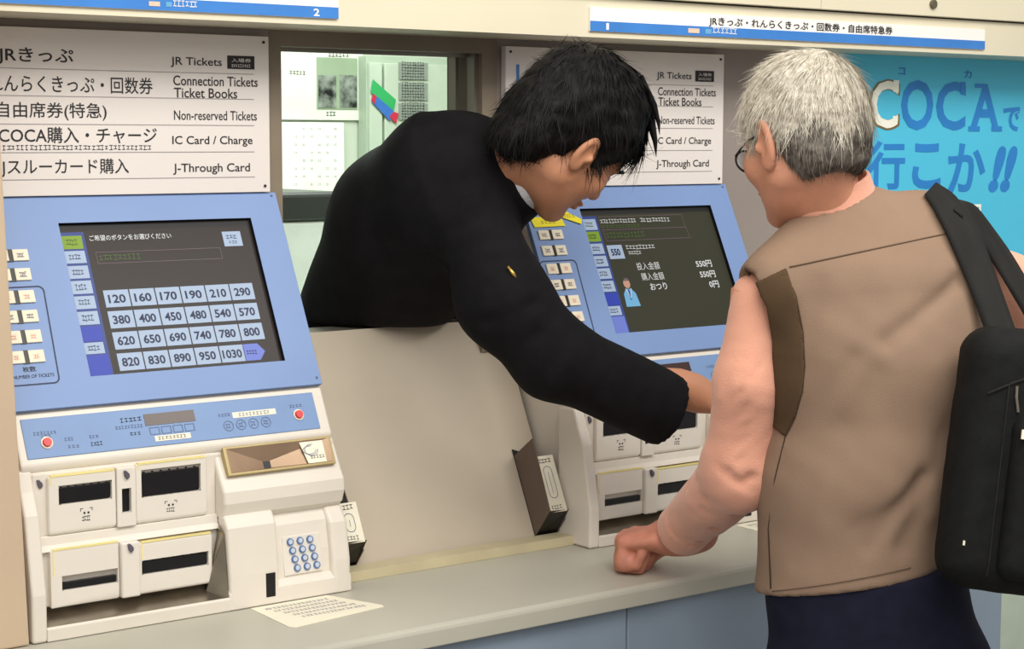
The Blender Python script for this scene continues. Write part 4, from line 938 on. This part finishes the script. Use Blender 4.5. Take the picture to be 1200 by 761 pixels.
# ------------------------------------------------------------ clerk
def clerk():
    root = empty('person', tuple(np.append(at(430, 370, 3.2)[:2], 0)))
    H = head_frame(at(677, 151, 2.78), CR*.54-CU*.62+CF*.54, CR*.70+CU*.62+CF*.05)
    c = H[0]; nb = at(578, 210, 2.85)
    def headf(P): return head_sdf(P, H, nb, .0475, 1.0, .84)
    Vh, Fh = nets(headf, c-.21, c+.19, .0031)
    wr = at(806, 458, 2.865); kn = at(858, 478, 2.90)
    fy = norm(kn-wr); fz = norm(CU*.9-CF*.5-fy*((CU*.9-CF*.5)@fy)); fx = np.cross(fy, fz); A = np.stack([fx, fy, fz])
    cur = [(25, 30, 20), (32, 35, 22), (38, 38, 25), (44, 40, 25)]; th = [(.046, .040, -.012), (.055, .068, -.022), (.046, .092, -.030)]
    ho = wr+fy*.012
    def hnd(P): return smin(hand_sdf(P, ho, A, cur, th, .95, -1), cone(P, ho-fy*.008, at(770, 452, 2.84), .0265, .031), .02)
    Vf, Ff = nets(hnd, ho-.16, ho+.2, .0032)
    tb = MB(); tb.tube([at(775, 460, 2.84), at(640, 405, 2.79), at(555, 270, 2.84), at(560, 240, 2.85), nb], [.03, .034, .036, .05, .05], skin_y, 10)
    npmesh('body', [(Vh, Fh, 0), (Vf, Ff, 0), (np.array(tb.v), np.array([f for f in tb.f if len(f) == 4]), 0)], [skin_y], root)
    def hair(P):
        q = ((P-H[0])@H[1].T).astype(np.float32); q[:, 0] = np.abs(q[:, 0])
        d = ell(q, (0, -.014, .020), (.090, .112, .102)); d = smin(d, ell(q, (0, -.066, -.055), (.062, .046, .062)), .03)
        d = d+.005*wob(P, 60, 13)+.0025*wob(P, 150, 14)
        d = smax(d, q[:, 1]-(.050+.72*q[:, 2]), .010); d = smax(d, -(q[:, 2]+.118), .01)
        d = smax(d, -ell(q, (.092, .002, -.042), (.040, .028, .044)), .006); return d
    V, F = nets(hair, c-.18, c+.18, .0036)
    crown = H[0]+H[1].T@np.array([.0, -.07, .09])
    def comb(p, N):
        d = p-crown; d = d/np.linalg.norm(d); q = (p-H[0])@H[1].T
        return d*.9+np.array([0, 0, -.55])+H[1][1]*.2
    s1 = strands(V, F, 4500, comb, .036, .005, .0009, None, .25)
    front_ = lambda C: (((C-H[0])@H[1].T)[:, 1] > .055) & (((C-H[0])@H[1].T)[:, 2] > .02)
    s2 = strands(V, F, 500, lambda p, N: np.array([0, 0, -1.])+H[1][1]*.4, .055, .006, .0016, front_, .12)
    s3 = strands(V, F, 260, comb, .024, .014, .0011, lambda C: C[:, 2] > c[2]+.02, .5)
    tb = MB()
    for x0, y0, x1, y1, r in ((744, 92, 769, 184, .0085), (742, 112, 758, 172, .0075), (735, 130, 747, 174, .006), (750, 90, 773, 158, .006), (728, 145, 735, 178, .005)):
        tb.tube([at(x0, y0, 2.81), at((x0*.3+x1*.7), (y0+y1)/2, 2.825), at(x0*.05+x1*.95, y0*.2+y1*.8, 2.83), at(x1, y1, 2.83)], [r, r, r*.5, .0004], hairb, 6)
    npmesh('hair', [(np.array(tb.v), np.array([f for f in tb.f if len(f) == 4]), 0), (V, F, 0), (s1[0], s1[1], 0), (s2[0], s2[1], 0), (s3[0], s3[1], 0)], [hairb], root)
    # eyes and brows
    T = lambda x, y, z: H[0]+H[1].T@np.array([x, y, z]); g = MB()
    for s in (-1, 1):
        cc = T(s*.031, .0735, -.018); g.tube([cc, cc+H[1][1]*.0118], [.0115, .0060], mat('eye_white', (232, 228, 222), .3), 12); g.tube([cc+H[1][1]*.0117, cc+H[1][1]*.0125], [.0052, .0045], black, 12)
    g.build('eyes', root)
    g = MB()
    for s in (-1, 1): g.tube([T(s*.014, .098, .004), T(s*.032, .094, .009), T(s*.050, .080, .005)], [.002, .0032, .0015], hairb, 6)
    g.build('eyebrows', root)
    # shirt collar ring
    cc = at(618, 203, 2.83); cax = norm(at(650, 192, 2.81)-at(585, 216, 2.85))
    def ring(P):
        q = P-np.array(cc, np.float32); t = q@cax; r = np.sqrt(np.maximum((q*q).sum(1)-t*t, 0)); return smax(np.abs(r-.0575)-.002, np.abs(t-.001)-.0185, .003)
    V, F = nets(ring, cc-.085, cc+.085, .0025)
    npmesh('shirt_collar', [(V, F, 0)], [shw], root)
    # jacket
    pA = at(432, 368, 3.12); pB = at(487, 268, 2.98); pC = at(533, 222, 2.87); pD = at(574, 203, 2.85)
    sh = at(556, 262, 2.80); am = at(590, 352, 2.76); el = at(650, 420, 2.77); cf = at(782, 480, 2.85)
    px = 1/FPX
    fd = [(at(560, 380, 2.7), at(640, 350, 2.7), .010, .006), (at(600, 420, 2.7), at(650, 372, 2.7), .009, .006), (at(640, 450, 2.7), at(665, 395, 2.7), .008, .005), (at(500, 300, 2.8), at(580, 340, 2.72), .012, .006), (at(440, 330, 2.9), at(540, 250, 2.78), .012, .005), (at(590, 190, 2.75), at(560, 260, 2.75), .008, .004), (at(735, 425, 2.78), at(752, 500, 2.76), .007, .005), (at(690, 405, 2.75), at(720, 485, 2.74), .009, .004)]
    def sleeve(P):
        d = cone(P, sh, am, .064, .066); d = smin(d, cone(P, am, el, .066, .060), .04); d = smin(d, cone(P, el, cf, .060, .060), .03)
        return smax(d, plane(P, at(784, 481, 2.85), cf-el), .004)
    def tor(P):
        d = cone(P, pA, pB, 82*3.12*px, 100*2.98*px); d = smin(d, cone(P, pB, pC, 100*2.98*px, 93*2.87*px), .03)
        d = smin(d, cone(P, pC, pD, 93*2.87*px, .062), .03); d = smin(d, cone(P, pD, at(588, 194, 2.845), .060, .052), .015)
        q = P-np.array(cc, np.float32); t = q@cax; r = np.sqrt(np.maximum((q*q).sum(1)-t*t, 0)); d = smax(d, -np.maximum(r-.080, -(t-.003)), .004)
        return smax(d, 1.2115-P[:, 2], .010)
    def jk(P):
        d = smin(tor(P), sleeve(P), .025)+.003*wob(P, 20, 41)
        for a, b, r, dp in fd: d = d+fold(P, a, b, r, dp)
        return d
    m = np.stack([pA, pB, pC, pD, sh, am, el, cf]); V, F = nets(jk, m.min(0)-.16, m.max(0)+.14, .0068)
    npmesh('jacket', [(V, F, 0)], [jack], root)
    # lapel collar: raised band behind the neck
    def lap(P):
        q = P-np.array(cc-cax*.006, np.float32); t = q@cax; r = np.sqrt(np.maximum((q*q).sum(1)-t*t, 0)); return smax(np.abs(r-(.0620-.35*t))-.0040, np.abs(t+.016)-.020, .004)
    V, F = nets(lap, cc-.10, cc+.10, .003); npmesh('jacket_collar', [(V, F, 0)], [jack], root)
    g = MB(); a = hit(jk, 600, 318); 
    if a is not None: g.tube([a+CR*-.006+CU*.007-CF*.003, a+CR*.002-CU*.004-CF*.004, a+CR*.006-CU*.010-CF*.002], [.002, .003, .0015], mat('gold', (214, 176, 92), .3, metal=.8), 8); g.build('badge_pin', root, smooth=True)
    # hips and legs stand in the office
    hp = np.array([pA[0]-.02, .20, 1.08]); 
    def tr(P):
        d = cone(P, pA+np.array([0, .02, -.05]), hp, .11, .115)
        for s in (-.09, .09):
            d = smin(d, cone(P, hp+np.array([s*.7, 0, -.08]), np.array([hp[0]+s, .24, .5]), .085, .062), .03); d = smin(d, cone(P, (hp[0]+s, .24, .5), (hp[0]+s, .26, .09), .062, .05), .02)
        return smax(smax(d, .02-P[:, 2], .004), .128-P[:, 1], .004)
    V, F = nets(tr, (hp[0]-.25, .11, .0), (hp[0]+.25, .42, 1.32), .013); npmesh('trousers', [(V, F, 0)], [jack], root)
    tag(root, 'person in black jacket leaning out of the service window and reaching to the right machine', 'person')
clerk()
